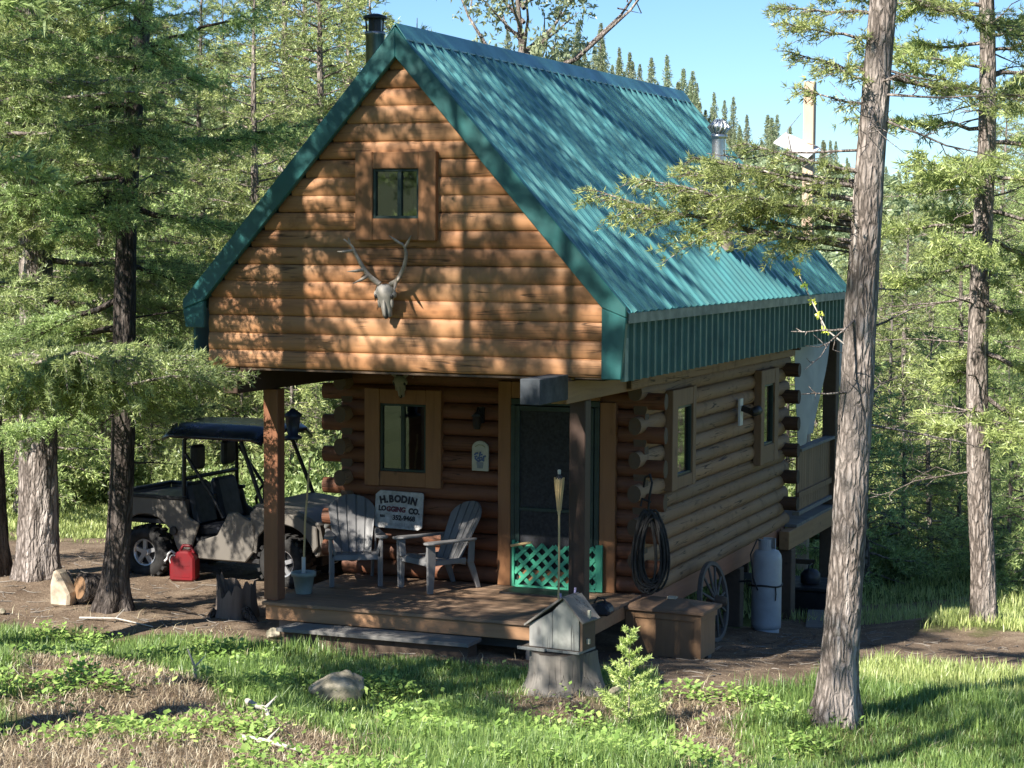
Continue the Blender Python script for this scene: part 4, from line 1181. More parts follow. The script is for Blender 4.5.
rg = np.random.default_rng(120); XY = scatter(2600, -7, 6.5, -7.5, 6, lambda x, y: np.clip(dirt_mask(x, y), 0, 1) * inview(x, y) * ~((x > -2.1) & (x < 2.1) & (y > .3)), 121)
pa = []; ra = []
for x, y in XY[:1500]:
    a = rg.uniform(0, 6.28); L = rg.uniform(.05, .28); q = np.array([math.cos(a), math.sin(a)]) * L
    pa.append(np.array([[x, y, gz(x, y) + .006], [x + q[0] * .5 + rg.normal(0, .01), y + q[1] * .5, gz(x + q[0] * .5, y + q[1] * .5) + .012], [x + q[0], y + q[1], gz(x + q[0], y + q[1]) + rg.uniform(.0, .05)]])); r_ = rg.uniform(.003, .008); ra.append(np.array([r_, r_ * .8, r_ * .4]))
V, T = tubes(pa, ra, 4)
tag(link_mesh('twig_litter', tri_mesh('twig_litter', V, T), M['twig']), 'fallen grey twigs scattered over the bare earth', 'litter', kind='stuff')
# broad-leaved weeds
def weeds(XY, seed, name, label, size=.05):
    rg = np.random.default_rng(seed); n = len(XY)
    m = 8
    p = np.repeat(np.stack([XY[:, 0], XY[:, 1], G(XY[:, 0], XY[:, 1])], 1), m, 0)
    az = rg.uniform(0, 6.28, n * m); rr = rg.uniform(.0, .10, n * m)
    p += np.stack([np.cos(az) * rr, np.sin(az) * rr, rg.uniform(.02, .14, n * m)], 1)
    d = unit(np.stack([np.cos(az), np.sin(az), rg.uniform(-.2, .9, n * m)], 1)); s = unit(np.cross(d, [0, 0, 1]) + rg.normal(0, .25, (n * m, 3)))
    L = (np.repeat(rg.uniform(.6, 1.3, n), m) * size * rg.uniform(.7, 1.2, n * m))[:, None]
    nrm = np.cross(s, d)
    V = np.stack([p, p + d * L * .45 + s * L * .36 + nrm * L * .06, p + d * L, p + d * L * .45 - s * L * .36 + nrm * L * .06], 1).reshape(-1, 3)
    i = (np.arange(n * m) * 4)[:, None]
    return tag(link_mesh(name, tri_mesh(name, V, np.concatenate([i + [0, 1, 2], i + [0, 2, 3]])), M['weed']), label, 'weeds', kind='stuff')
XY = scatter(9000, -5, 5, -8.0, -.6, lambda x, y: inview(x, y) * (smoothstep(.3, .75, fbm(x, y, 1.5, 21)) * .9 + .03 * (y < -1.5) + .6 * np.exp(-((x - 2.9) ** 2 / .9 + (y + 3.3) ** 2 / .5))), 112)
weeds(XY, 113, 'weeds', 'broad-leaved green weeds among the foreground grass', .055)
# ------------------------------------------------------------------ things around the cabin
def rotz(a): return Matrix.Rotation(a, 3, 'Z')
def E3(x, y, z): return Euler((R(x), R(y), R(z))).to_matrix()

# --- skulls
def antler(mb, pts, r0, tines):
    P = [Vector(p) for p in pts]; n = len(P)
    # smooth through the points
    Q = []
    for i in range(n - 1):
        a, b = P[max(i - 1, 0)], P[i]; c, d = P[i + 1], P[min(i + 2, n - 1)]
        for k in range(4):
            t = k / 4
            Q.append(.5 * ((2 * b) + (c - a) * t + (2 * a - 5 * b + 4 * c - d) * t * t + (3 * b - a - 3 * c + d) * t ** 3))
    Q.append(P[-1]); m = len(Q)
    mb.tube(Q, [r0 * (1 - .72 * i / (m - 1)) for i in range(m)], 8)
    for f, d in tines:
        b = Q[int(f * (m - 1))]; d = Vector(d)
        mb.tube([b, b + d * .5 + Vector((0, 0, -.006)), b + d], [r0 * (.75 - .35 * f), r0 * .5, .003], 7)
def skull(mb, c, s, tilt):
    rot = E3(tilt, 0, 0)
    def e(o, d, r=None):
        v = rot @ Vector(o) * s
        mb.ell((c[0] + v.x, c[1] + v.y, c[2] + v.z), [k * s for k in d], rot if r is None else rot @ r)
    # long narrow face, skull case, brow, cheek bones
    prof = [(.05, -.36), (.075, -.34), (.085, -.25), (.105, -.14), (.15, -.05), (.165, .02), (.13, .09), (.05, .13)]
    vs = []; fs = []; n = 14
    for r, z in prof:
        for j in range(n):
            a = math.tau * j / n
            v = rot @ Vector((r * math.cos(a) * .95, r * math.sin(a) * .72 - .02, z)) * s
            vs.append((c[0] + v.x, c[1] + v.y, c[2] + v.z))
    for i in range(len(prof) - 1):
        for j in range(n):
            fs.append((i * n + j, i * n + (j + 1) % n, (i + 1) * n + (j + 1) % n, (i + 1) * n + j))
    mb.add(vs, fs, True); mb.add(vs[:n], [tuple(range(n - 1, -1, -1))])
    for sx in (-1, 1):
        e((sx * .14, -.03, -.02), (.07, .10, .11)); e((sx * .10, -.045, -.12), (.05, .06, .20))
    e((0, -.10, -.20), (.05, .05, .28))
    return rot
def eye_holes(mb, c, s, rot, k):  # black lumps paint the shade inside eye sockets and nose opening
    for sx in ((-1,), (1,), ())[k]:
        v = rot @ Vector((sx * .125, -.085, -.04)) * s
        mb.ell((c[0] + v.x, c[1] + v.y, c[2] + v.z), (.055 * s, .04 * s, .07 * s), rot)
    if k < 2: return
    v = rot @ Vector((0, -.075, -.33)) * s; mb.ell((c[0] + v.x, c[1] + v.y, c[2] + v.z), (.075 * s, .06 * s, .09 * s), rot)
sk = thing('elk_skull', 'large antlered skull mounted on the orange gable under the attic window', 'skull', (-.09, -.12, 3.34))
m = MB(); rot = skull(m, (0, 0, 0), .70, 12); m.build('cranium', M['bone'], sk)
for k in range(3):
    m = MB(); eye_holes(m, (0, 0, 0), .70, rot, k); m.build('nostril' if k == 2 else 'eye_socket', M['black'], sk)
a = MB()
antler(a, [(-.06, -.02, .08), (-.17, -.05, .17), (-.24, -.09, .29), (-.29, -.12, .40), (-.32, -.14, .47), (-.40, -.15, .53)], .030, [(.22, (-.10, -.16, -.08)), (.30, (-.11, -.17, -.02)), (.66, (-.15, -.07, -.015)), (.85, (.0, -.02, .06))])
a.build('antler', M['antler'], sk)
a = MB()
antler(a, [(.06, -.02, .08), (.15, -.05, .13), (.235, -.09, .25), (.275, -.12, .37), (.27, -.14, .45), (.235, -.15, .50)], .030, [(.16, (.05, -.15, -.10)), (.28, (.06, -.17, -.03)), (.82, (.085, -.03, .125)), (.92, (-.14, -.02, .09))])
a.build('antler', M['antler'], sk)
s2 = thing('deer_skull', 'small pale horned skull above the porch window', 'skull', (-1.03, DY - .20, 2.27))
m = MB(); rot = skull(m, (0, 0, 0), .52, 14); m.build('cranium', M['bone'], s2)
for k in range(3):
    m = MB(); eye_holes(m, (0, 0, 0), .52, rot, k); m.build('nostril' if k == 2 else 'eye_socket', M['black'], s2)
for sx in (-1, 1):
    m = MB(); m.tube([(sx * .05, 0, .05), (sx * .12, -.02, .10), (sx * .19, -.04, .09), (sx * (.24 if sx < 0 else .18), -.06, .04 if sx > 0 else .10)], [.022, .02, .014, .004], 8); m.build('horn', M['antler'], s2)

# --- signs
def text_geo(s, size, bold=.0, extr=.002):
    cu = bpy.data.curves.new('t', 'FONT'); cu.body = s; cu.size = size; cu.extrude = extr; cu.offset = bold
    cu.align_x = 'CENTER'; cu.align_y = 'CENTER'; cu.resolution_u = 3
    o = bpy.data.objects.new('t', cu); COL.objects.link(o)
    bpy.context.view_layer.update()
    me = bpy.data.meshes.new_from_object(o.evaluated_get(bpy.context.evaluated_depsgraph_get()))
    vs = [v.co.copy() for v in me.vertices]; fs = [tuple(p.vertices) for p in me.polygons]
    bpy.data.objects.remove(o); bpy.data.curves.remove(cu); bpy.data.meshes.remove(me)
    return vs, fs
def text_on(mb, s, size, x, z, ang=0, bold=0.0, y=0, sx=1.0):
    vs, fs = text_geo(s, size, bold)
    c, sn = math.cos(ang), math.sin(ang)
    out = [(x + v.x * sx * c - v.y * sn, y - v.z, z + v.x * sx * sn + v.y * c) for v in vs]
    mb.add(out, fs)
sg = thing('logging_sign', 'weathered white board sign lettered for a logging company, under the porch window', 'sign', (-1.075, DY - .15, .785))
sg.rotation_euler = (R(-4), R(1.3), 0)
W_, H_ = .60, .43
m = MB(); m.prism([(-W_ / 2, -H_ / 2 + .02), (-W_ / 2 + .03, -H_ / 2), (W_ / 2 - .05, -H_ / 2), (W_ / 2, -H_ / 2 + .03), (W_ / 2, H_ / 2 - .015), (W_ / 2 - .02, H_ / 2), (-W_ / 2 + .06, H_ / 2), (-W_ / 2, H_ / 2 - .05)], 'y', 0, .022)
sb = m.build('sign_board', M['signpaint'], sg, bevel=.003)
m = MB()
for ch, x in (('H', -.205), ('.', -.152), ('B', -.098), ('O', -.018), ('D', .065), ('I', .125), ('N', .185)):
    ang = -x * 1.15; z = .125 - x * x * .5
    text_on(m, ch, .112, x, z, ang, .006, -.004, .92)
m.build('name_lettering', M['letter'], sg)
m = MB(); text_on(m, 'LO', .080, -.205, .008, 0, .004, -.004, .9); m.build('trade_lettering', M['letter'], sg)
m = MB(); text_on(m, 'CO.', .088, .195, -.004, 0, .005, -.004, .9); m.build('trade_lettering', M['letter'], sg)
m = MB(); text_on(m, '352-9468', .078, .07, -.09, 0, .003, -.004, .95); m.build('phone_lettering', M['letter'], sg)
m = MB(); text_on(m, 'RES', .040, -.20, -.08, 0, .001, -.004); m.build('phone_lettering', M['letter'], sg)
m = MB(); text_on(m, 'GGING', .080, -.032, .004, 0, .004, -.004, .92); m.build('trade_lettering', M['redletter'], sg)
m = MB()
for k in range(17):
    w = random.uniform(.012, .024); x = -.25 + k * .03; z = -.165
    m.bx(x, x + w, -.003, -.0005, z - .016, z - .010); m.bx(x, x + .006, -.003, -.0005, z - .016, z + .014)
m.build('worn_lettering', plain('worn_grey_paint', (.33, .32, .31), .8), sg)
pq = thing('flower_plaque', 'small cream arched plaque painted with a blue bouquet, left of the screen door', 'plaque', (-.08, DY - .115, 1.28))
pts = [(-.10, 0), (.10, 0)] + [(.10 * math.cos(a), .255 + .085 * math.sin(a)) for a in np.linspace(0, math.pi, 12)]
m = MB(); m.prism(pts, 'y', -.012, .01); m.build('plaque_board', M['plaque'], pq, bevel=.003)
m = MB(); r_ = random.Random(3)
for k in range(34):
    a = r_.uniform(0, math.tau); q = math.sqrt(r_.random()); m.ell((.068 * q * math.cos(a), -.015, .165 + .058 * q * math.sin(a)), (.024, .006, .022))
m.build('painted_bouquet', M['plaqueblue'], pq)
m = MB(); m.prism([(-.042, .10), (.042, .10), (.034, .03), (-.034, .03)], 'y', -.016, -.011); m.build('painted_vase', plain('painted_grey_vase', (.25, .27, .27), .7), pq)
m = MB(); m.tube([(-.06, -.014, .27), (-.02, -.014, .295), (.03, -.014, .292), (.06, -.014, .27)], .004, 5); m.build('painted_line', plain('painted_olive_line', (.3, .3, .16), .7), pq)

# --- hose coil on the corner, mat, torch, bag
hs = thing('garden_hose', 'black garden hose hanging in a thick coil from the front corner logs', 'hose', (2.02, 2.0, .98))
m = MB(); r_ = random.Random(8)
for k in range(15):
    cz = -.42 + r_.uniform(-.04, .04); hh = .40 + r_.uniform(-.05, .05); hw = .135 + r_.uniform(-.03, .035); dx = r_.uniform(-.05, .07); dy = r_.uniform(-.05, .05); tw = r_.uniform(-.25, .25)
    pts = []
    for j in range(26):
        a = math.tau * j / 26; px_ = hw * math.cos(a) * (1 - .25 * math.sin(a)); pz = cz + hh * math.sin(a)
        pts.append((dx + px_ * math.cos(.35 + tw), dy + px_ * math.sin(.35 + tw), pz))
    m.tube(pts, .0125, 7, closed=True)
m.build('hose_coil', M['blackrub'], hs)
m = MB(); m.tube([(0, -.02, -.05), (.02, -.05, .15), (.06, -.08, .32), (.02, -.04, .40), (-.05, .02, .36), (-.08, .06, .25)], .0125, 7)
m.tube([(.02, 0, .1), (-.05, -.08, .14), (-.06, -.1, .06)], .0125, 7)
m.build('hose_end', M['blackrub'], hs)
m = MB(); m.bx(-.04, .04, -.03, .03, -.05, .02); m.build('hose_hook', M['blackmetal'], hs)
mt = MB(); mt.prism([(-.42, -.18), (.40, -.20), (.44, .15), (-.40, .17)], 'z', .004, .022)
o = mt.build('door_mat', M['black']); o.location = (.78, 2.02, 0); tag(o, 'dark flat mat on the deck in front of the screen door', 'mat')
tc = thing('bamboo_torch', 'slim bamboo garden torch standing upright beside the right porch post', 'torch', (1.64, .26, gz(1.64, .26)))
hb = -gz(1.64, .26) + .34
m = MB(); m.tube([(0, 0, -.05), (0, 0, .6), (.004, 0, 1.1), (0, 0, 1.27 + hb - .35)], .011, 8); m.build('torch_pole', M['bamboo'], tc)
zt = 1.27 + hb - .35
m = MB(); m.lathe([(.014, zt - .12), (.022, zt), (.040, zt + .16), (.046, zt + .23), (.043, zt + .235)], (0, 0, 0), 12)
for k in range(12):
    a = math.tau * k / 12; m.tube([(.018 * math.cos(a), .018 * math.sin(a), zt - .08), (.044 * math.cos(a + .4), .044 * math.sin(a + .4), zt + .18), (.049 * math.cos(a + .5), .049 * math.sin(a + .5), zt + .25)], .005, 5)
for zz, rr in ((zt + .02, .027), (zt + .12, .038), (zt + .21, .047)):
    m.tube([(rr * math.cos(j * math.tau / 14), rr * math.sin(j * math.tau / 14), zz) for j in range(14)], .004, 5, closed=True)
m.build('woven_basket', M['bamboo'], tc)
m = MB(); m.lathe([(.03, zt + .2), (.032, zt + .26), (.012, zt + .275), (.012, zt + .30)], (0, 0, 0), 12); m.build('oil_canister', M['black'], tc)
m = MB(); m.lathe([(.016, zt + .285), (.018, zt + .325), (.008, zt + .33)], (0, 0, 0), 10); m.build('snuffer_cap', M['plaque'], tc)
bg = MB()
bg.prism([(-.10, 0), (.13, 0), (.145, .07), (.10, .12), (.02, .145), (-.05, .12), (-.11, .07)], 'y', -.09, .09)
o = bg.build('dark_bag', M['seatvinyl'], bevel=.025); o.location = (1.80, 1.05, .005); tag(o, 'small dark blue bag lying on the deck right of the right porch post', 'bag')
bk = MB(); bk.tube([(-.06, 0, .12), (-.02, 0, .18), (.05, 0, .17), (.08, 0, .12)], .01, 6); bk.build('bag_handle', M['black'], o)
# step
st = thing('porch_step', 'low grey wooden step on the ground along the front of the deck', 'step', (-.30, .14, -.35))
m = MB()
for k in range(3):
    y0 = -.17 + k * .122
    m.prism([(-1.10 + .02 * k, y0), (1.08, y0), (1.08, y0 + .117), (-1.10 + .02 * k, y0 + .117)], 'z', .125, .165)
m.build('step_board', M['greyboard'], st, bevel=.004)
m = MB(); m.bx(-1.05, 1.04, -.08, -.04, -.12, .123); m.bx(1.0, 1.04, -.038, .16, -.1, .123); m.bx(-1.05, -1.0, -.038, .16, -.1, .123)
m.build('step_riser', M['darkbeam'], st)

# --- adirondack chairs
def chair():
    t = thing('patio_chair', None, 'chair')
    c = M['chair']
    m = MB(); prof = [(.34, .355), (.36, .335), (.35, .31), (.32, .365), ]
    # seat: curved sheet, front lip
    sh = [(.30, .37), (.26, .385), (.15, .372), (.0, .335), (-.14, .30), (-.2, .29)]
    for k in range(6):
        y0 = -.235 + k * .08
        poly = [(a, b) for a, b in sh] + [(a, b - .018) for a, b in sh[::-1]]
        m.prism(poly, 'y', y0, y0 + .073)
    m.prism([(.30, .372), (.325, .36), (.335, .30), (.315, .295), (.30, .345)], 'y', -.25, .25)
    m.bx(-.18, .30, -.265, -.24, .30, .36); m.bx(-.18, .30, .24, .265, .30, .36)
    m.build('seat', c, t, bevel=.004)
    m = MB(); n = 5; tilt = R(27)
    hh = lambda u: .50 + .24 * math.sqrt(max(0, 1 - u * u * .97))
    yy_ = lambda u, z: u * (.205 + .075 * min(z / .6, 1))
    def pt(u, z, d): return (d + .045 * u * u - z * math.sin(tilt) - .15, yy_(u, z), .28 + z * math.cos(tilt))
    def fan(u0, u1, d0, d1, ns):
        us = [u0 + (u1 - u0) * k / ns for k in range(ns + 1)]
        loop = [(u, 0) for u in us] + [(u1, hh(u1) * .6)] + [(u, hh(u)) for u in us[::-1]] + [(u0, hh(u0) * .6)]
        L = len(loop); vs = [pt(u, z, d0) for u, z in loop] + [pt(u, z, d1) for u, z in loop]
        m.add(vs, [tuple(range(L)), tuple(range(2 * L - 1, L - 1, -1))] + [(k, (k + 1) % L, (k + 1) % L + L, k + L) for k in range(L)])
    for k in range(n):
        u = -1 + 2 * (k + .5) / n; fan(u - .165, u + .165, .012, -.004, 3)
    for k in range(8): fan(-.97 + 1.94 * k / 8, -.97 + 1.94 * (k + 1) / 8, -.005, -.011, 2)
    m.build('backrest', c, t, bevel=.004)
    for sy in (-1, 1):
        m = MB(); ol = [(.40, .02), (.415, .06), (.40, .105), (.33, .125), (.1, .10), (-.25, .075), (-.31, .06), (-.30, .02), (.1, -.005), (.33, -.015)]
        m.prism([(a, sy * (.235 + b)) for a, b in ol], 'z', .545, .572); m.build('arm', c, t, bevel=.008)
        m = MB(); 
        m.prism([(.29, .0), (.355, .0), (.375, .545), (.265, .545), (.255, .36)], 'y', sy * .268 if sy > 0 else -.298, .298 if sy > 0 else -.268)
        m.prism([(sy * .25, .36), (sy * .298, .545), (sy * .268, .545), (sy * .22, .36)], 'x', .28, .36)
        m.prism([(.30, 0), (.345, 0), (.35, .34), (.29, .34)], 'y', sy * .262 - .02, sy * .262 + .02)
        m.build('leg', c, t, bevel=.006)
        m = MB(); m.prism([(-.40, 0), (-.345, 0), (-.20, .33), (-.285, .33), (-.33, .22)], 'y', sy * .235 - .016, sy * .235 + .016)
        m.prism([(-.29, .30), (-.20, .30), (-.22, .56), (-.30, .56)], 'y', sy * .262 - .01, sy * .262 + .01)
        m.build('leg', c, t, bevel=.006)
    return t
ch1 = chair(); ch1.location = (-1.42, 1.86, .004); ch1.rotation_euler = (0, 0, math.atan2(-.86, .50))
tag(ch1, 'grey resin slatted armchair beside the green planter, left of the sign', 'chair', 'slatted armchairs on the porch')
ch2 = copy_tree(ch1); ch2.location = (-.38, 1.88, .004); ch2.rotation_euler = (0, 0, math.atan2(-.86, -.50))
tag(ch2, 'grey resin slatted armchair between the sign and the screen door, turned towards the other chair', 'chair', 'slatted armchairs on the porch')

# --- planter with a pale stick
bu = thing('planter_bucket', 'sage green plastic planter pot with a pale stick in it beside the left porch post', 'planter', (-1.60, .98, .003))
m = MB(); m.lathe([(.085, 0), (.088, .01), (.118, .19), (.135, .192), (.138, .235), (.128, .24), (.115, .232), (.112, .19)], (0, 0, 0), 24); m.build('pot', M['bucket'], bu)
m = MB(); m.lathe([(.002, .195), (.113, .2)], (0, 0, 0), 16); m.build('soil', plain('potting_soil', (.05, .035, .025), .95), bu)
m = MB(); m.tube([(0, 0, .1), (.0, 0, .4)], .022, 10); m.build('stick_socket', M['white'], bu)
m = MB(); m.tube([(0, 0, .3), (.02, 0, .8), (.055, .01, 1.25), (.075, .01, 1.5)], [.013, .012, .011, .010], 8); m.build('stick', M['bamboo'], bu)
# hanging feeder at the porch's left side
hf = thing('hanging_feeder', 'dark lantern-shaped feeder hanging under the left porch beam', 'feeder', (-1.66, .85, 1.70))
m = MB(); m.lathe([(.10, .01), (.11, .03), (.06, .05), (.085, .24), (.10, .25), (.11, .27), (.03, .33), (.012, .345)], (0, 0, 0), 8); m.build('feeder_body', plain('dark_blue_tin', (.02, .03, .06), .4), hf)
m = MB(); m.tube([(0, 0, .34), (0, 0, .58)], .004, 5); m.build('hook_wire', M['blackmetal'], hf)
m = MB(); m.bx(-.14, .03, -.06, .06, -.005, .012); m.build('perch_tray', M['canopy'], hf)

# --- off-road utility vehicle
uv = thing('utility_vehicle', 'dusty khaki two-seat off-road utility vehicle with dark blue roof parked behind the porch', 'vehicle', (-4.05, 4.02, gz(-4.07, 4.02)), R(-3)); uv.scale = (1.03, 1.03, 1.03)
WB, HT = .98, .60
kh = M['khaki']
def wheel(x, y):
    w = MB(); rr = E3(90, 0, 0)
    w.lathe([(.17, -.12), (.25, -.13), (.30, -.115), (.325, -.07), (.33, 0), (.325, .07), (.30, .115), (.25, .13), (.17, .12), (.165, 0), (.17, -.12)], (x, y, .325), 32, rot=rr, caps=False)
    for k in range(22):
        a = math.tau * k / 22
        for s in (-1, 1):
            an = a + (math.pi / 22 if s > 0 else 0)
            w.box((x + .322 * math.cos(an), y + s * .065, .325 + .322 * math.sin(an)), (.035, .11, .045), Matrix.Rotation(-an, 3, 'Y'))
    t = w.build('tyre', M['blackrub'], None)
    hub = MB(); sy = -1 if y < 0 else 1
    for r0, r1, d in ((.168, .178, .11),):
        hub.lathe([(.150, -.10), (.172, -.105), (.176, -.09), (.176, .09), (.172, .105), (.150, .10), (.148, 0), (.150, -.10)], (x, y, .325), 28, rot=rr, caps=False)
    hub.lathe([(.045, -.115), (.05, -.10), (.05, .10), (.045, .115)], (x, y, .325), 14, rot=rr)
    for k in range(5):
        an = math.tau * k / 5 + .3
        hub.box((x + .10 * math.cos(an), y + sy * .085, .325 + .10 * math.sin(an)), (.13, .03, .05), Matrix.Rotation(-an, 3, 'Y'))
    rim = hub.build('rim', M['rim'], None)
    bd_ = MB(); bd_.lathe([(.149, -.05), (.149, .05)], (x, y, .325), 20, rot=rr)
    w2 = bd_.build('brake_drum', M['blackmetal'], None)
    return t, rim, w2
for x in (-WB, WB):
    for y in (-HT, HT):
        wt = bpy.data.objects.new('wheel', None); COL.objects.link(wt); wt.parent = uv
        for o in wheel(x, y): o.parent = wt
# cargo bed
m = MB()
for sy in (-1, 1):
    y0, y1 = (sy * .68, sy * .64) if sy < 0 else (sy * .64, sy * .68)
    arch = [(-WB + .44 * math.cos(a), .36 + .44 * math.sin(a)) for a in np.linspace(R(160), R(12), 12)]
    m.prism([(-1.50, 1.03), (-1.52, .62)] + [(-1.46, .60)] + arch + [(-.50, .36), (-.36, .30), (-.20, .72), (-.36, .80), (-.42, 1.0)], 'y', y0, y1)
m.bx(-1.52, -1.49, -.64, .64, .62, 1.02); m.bx(-.46, -.43, -.64, .64, .62, 1.0)
m.build('cargo_bed', kh, uv, bevel=.012)
m = MB(); m.bx(-1.48, -.47, -.635, .635, .68, .74); m.bx(-1.53, -.40, -.70, -.63, 1.0, 1.045); m.bx(-1.53, -.40, .63, .70, 1.0, 1.045); m.bx(-1.54, -1.48, -.63, .63, 1.0, 1.045)
m.bx(-1.48, -.47, -.60, .60, .76, .97)
m.build('bed_liner', M['black'], uv, bevel=.008)
for sy in (-1, 1):
    m = MB(); y0, y1 = (-.69, -.65) if sy < 0 else (.65, .69)
    m.prism([(-.36, .30), (.46, .30), (.60, .46), (.62, .76), (.34, .90), (.22, .88), (.06, .60), (-.20, .52)], 'y', y0, y1)
    arch = [(WB + .43 * math.cos(a), .36 + .43 * math.sin(a)) for a in np.linspace(R(168), R(15), 12)]
    m.prism([(.60, .44)] + arch + [(1.46, .55), (1.44, .78), (1.2, .90), (.62, .98), (.52, .9)], 'y', y0, y1)
    m.build('side_panel', kh, uv, bevel=.012)
m = MB(); m.prism([(.55, 1.0), (.62, 1.02), (1.15, .96), (1.45, .82), (1.50, .60), (1.44, .42), (1.38, .42), (1.38, .74), (.6, .80)], 'y', -.64, .64)
m.build('hood', kh, uv, bevel=.02)
m = MB(); m.bx(-.45, .62, -.62, .62, .28, .34); m.bx(-1.35, 1.3, -.30, .30, .26, .42); m.bx(.52, .58, -.62, .62, .34, .98); m.bx(-.45, -.40, -.62, .62, .34, .78); m.bx(-.42, -.02, -.6, .6, .34, .56)
m.build('chassis', M['black'], uv, bevel=.01)
for sx in (-1, 1):
    m = MB(); m.bar((WB * sx, -HT, .325), (WB * sx, HT, .325), .07); m.bar((sx * WB, -.45, .36), (sx * (WB - .3), -.2, .36), .05); m.bar((sx * WB, .45, .36), (sx * (WB - .3), .2, .36), .05); m.build('axle', M['blackmetal'], uv)
for y in (-.30, .30):
    so_ = MB(); so_.box((-.18, y, .62), (.46, .50, .14), E3(0, -6, 0)); s_ = so_.build('seat', M['seatvinyl'], uv, bevel=.04)
    b_ = MB(); b_.box((-.43, y, .92), (.13, .48, .56), E3(0, -14, 0)); b_.build('seat_back', M['seatvinyl'], s_, bevel=.045)
m = MB(); tr = .026
for y in (-.60, .60):
    m.tube([(-.46, y, .36), (-.47, y, 1.0), (-.47, y * .97, 1.72), (-.40, y * .95, 1.80)], tr, 8)
    m.tube([(-.40, y * .95, 1.80), (.30, y * .95, 1.82)], tr, 8)
    m.tube([(.30, y * .95, 1.82), (.60, y, 1.12), (.74, y, .78)], tr, 8)
    m.tube([(-.46, y, .9), (-.35, y * 1.02, .62), (-.10, y * 1.08, .36), (.30, y * 1.1, .33), (.52, y * 1.08, .52), (.56, y * 1.04, .85)], tr, 8)
    m.tube([(-.44, y, 1.55), (-.05, y, 1.05), (.1, y, .8)], tr * .8, 7)
for x, z in ((-.40, 1.80), (.30, 1.82), (-.47, 1.25)): m.tube([(x, -.58, z), (x, .58, z)], tr, 8)
m.build('roll_cage', M['blackmetal'], uv)
m = MB()
nx_, ny_ = 12, 9; vs = []; fs = []
for layer in (0, 1):
    for i_ in range(nx_):
        for j_ in range(ny_):
            u = i_ / (nx_ - 1); v_ = j_ / (ny_ - 1) * 2 - 1
            x = -.78 + 1.42 * u; y = v_ * .66 * (1 - .08 * (2 * u - 1) ** 4)
            z = 1.86 + .085 * (1 - abs(v_) ** 3) * (1 - .5 * (2 * u - 1) ** 4) + .02 * math.cos(v_ * 9) - (.05 if abs(v_) > .95 else 0) - (.05 if i_ in (0, nx_ - 1) else 0)
            vs.append((x, y, z - layer * .04))
N = nx_ * ny_
for i_ in range(nx_ - 1):
    for j_ in range(ny_ - 1):
        a = i_ * ny_ + j_; fs.append((a, a + 1, a + ny_ + 1, a + ny_)); fs.append((N + a, N + a + ny_, N + a + ny_ + 1, N + a + 1))
for i_ in range(nx_ - 1):
    for j_ in (0, ny_ - 1):
        a = i_ * ny_ + j_; fs.append((a, a + ny_, N + a + ny_, N + a))
for j_ in range(ny_ - 1):
    for i_ in (0, nx_ - 1):
        a = i_ * ny_ + j_; fs.append((a, a + 1, N + a + 1, N + a))
m.add(vs, fs, True); m.build('canopy', M['canopy'], uv)
for y in (-.34, .34):
    m = MB(); m.box((-.44, y, 1.50), (.10, .24, .30)); m.build('headrest', M['seatvinyl'], uv, bevel=.03)
m = MB(); m.tube([(.12 + .05 * math.cos(a), .30 + .16 * math.cos(a * 1) * 0 + .17 * math.sin(a), 1.0 + .15 * math.cos(a)) for a in np.linspace(0, math.tau, 20, endpoint=False)], .017, 8, closed=True)
m.tube([(.14, .30, 1.0), (.45, .30, .85)], .02, 8); m.bar((.12, .30, .86), (.12, .30, 1.14), .03); m.build('steering_wheel', M['black'], uv)
m = MB(); m.box((.28, 0, 1.70), (.04, .26, .08)); m.build('mirror', M['galv'], uv, bevel=.012)
m = MB()
m.lathe([(.05, -.02), (.055, 0), (.05, .015)], (-.56, -.695, .62), 16, rot=E3(90, 0, 0)); m.build('fuel_cap', M['black'], uv)
for y in (-.45, .45):
    m = MB(); m.ell((1.44, y, .76), (.10, .22, .12)); m.build('headlight', M['lightglass'], uv)

# gas can
gc = thing('gas_can', 'red plastic gas can with a pale spout by the rear wheel of the vehicle', 'gas can', (-4.45, 3.25, gz(-4.45, 3.25)), R(8))
m = MB(); m.prism([(-.17, 0), (.15, 0), (.165, .05), (.165, .30), (.10, .38), (-.05, .385), (-.15, .30), (-.175, .25)], 'y', -.10, .10); m.build('can_body', M['red'], gc, bevel=.025)
m = MB(); m.tube([(-.06, 0, .375), (-.02, 0, .44), (.08, 0, .44), (.12, 0, .35)], .02, 8); m.bx(-.11, .10, -.104, -.098, .06, .07); m.bx(-.11, .10, -.104, -.098, .20, .21); m.build('can_handle', M['red'], gc)
m = MB(); m.tube([(-.13, 0, .33), (-.17, -.02, .37), (-.21, -.03, .33), (-.22, -.04, .27), (-.25, -.05, .24)], .016, 8); m.tube([(-.12 + .045 * math.cos(a), -.09, .27 + .06 * math.sin(a)) for a in np.linspace(0, math.tau, 16, endpoint=False)], .008, 6, closed=True); m.build('spout', M['white'], gc)

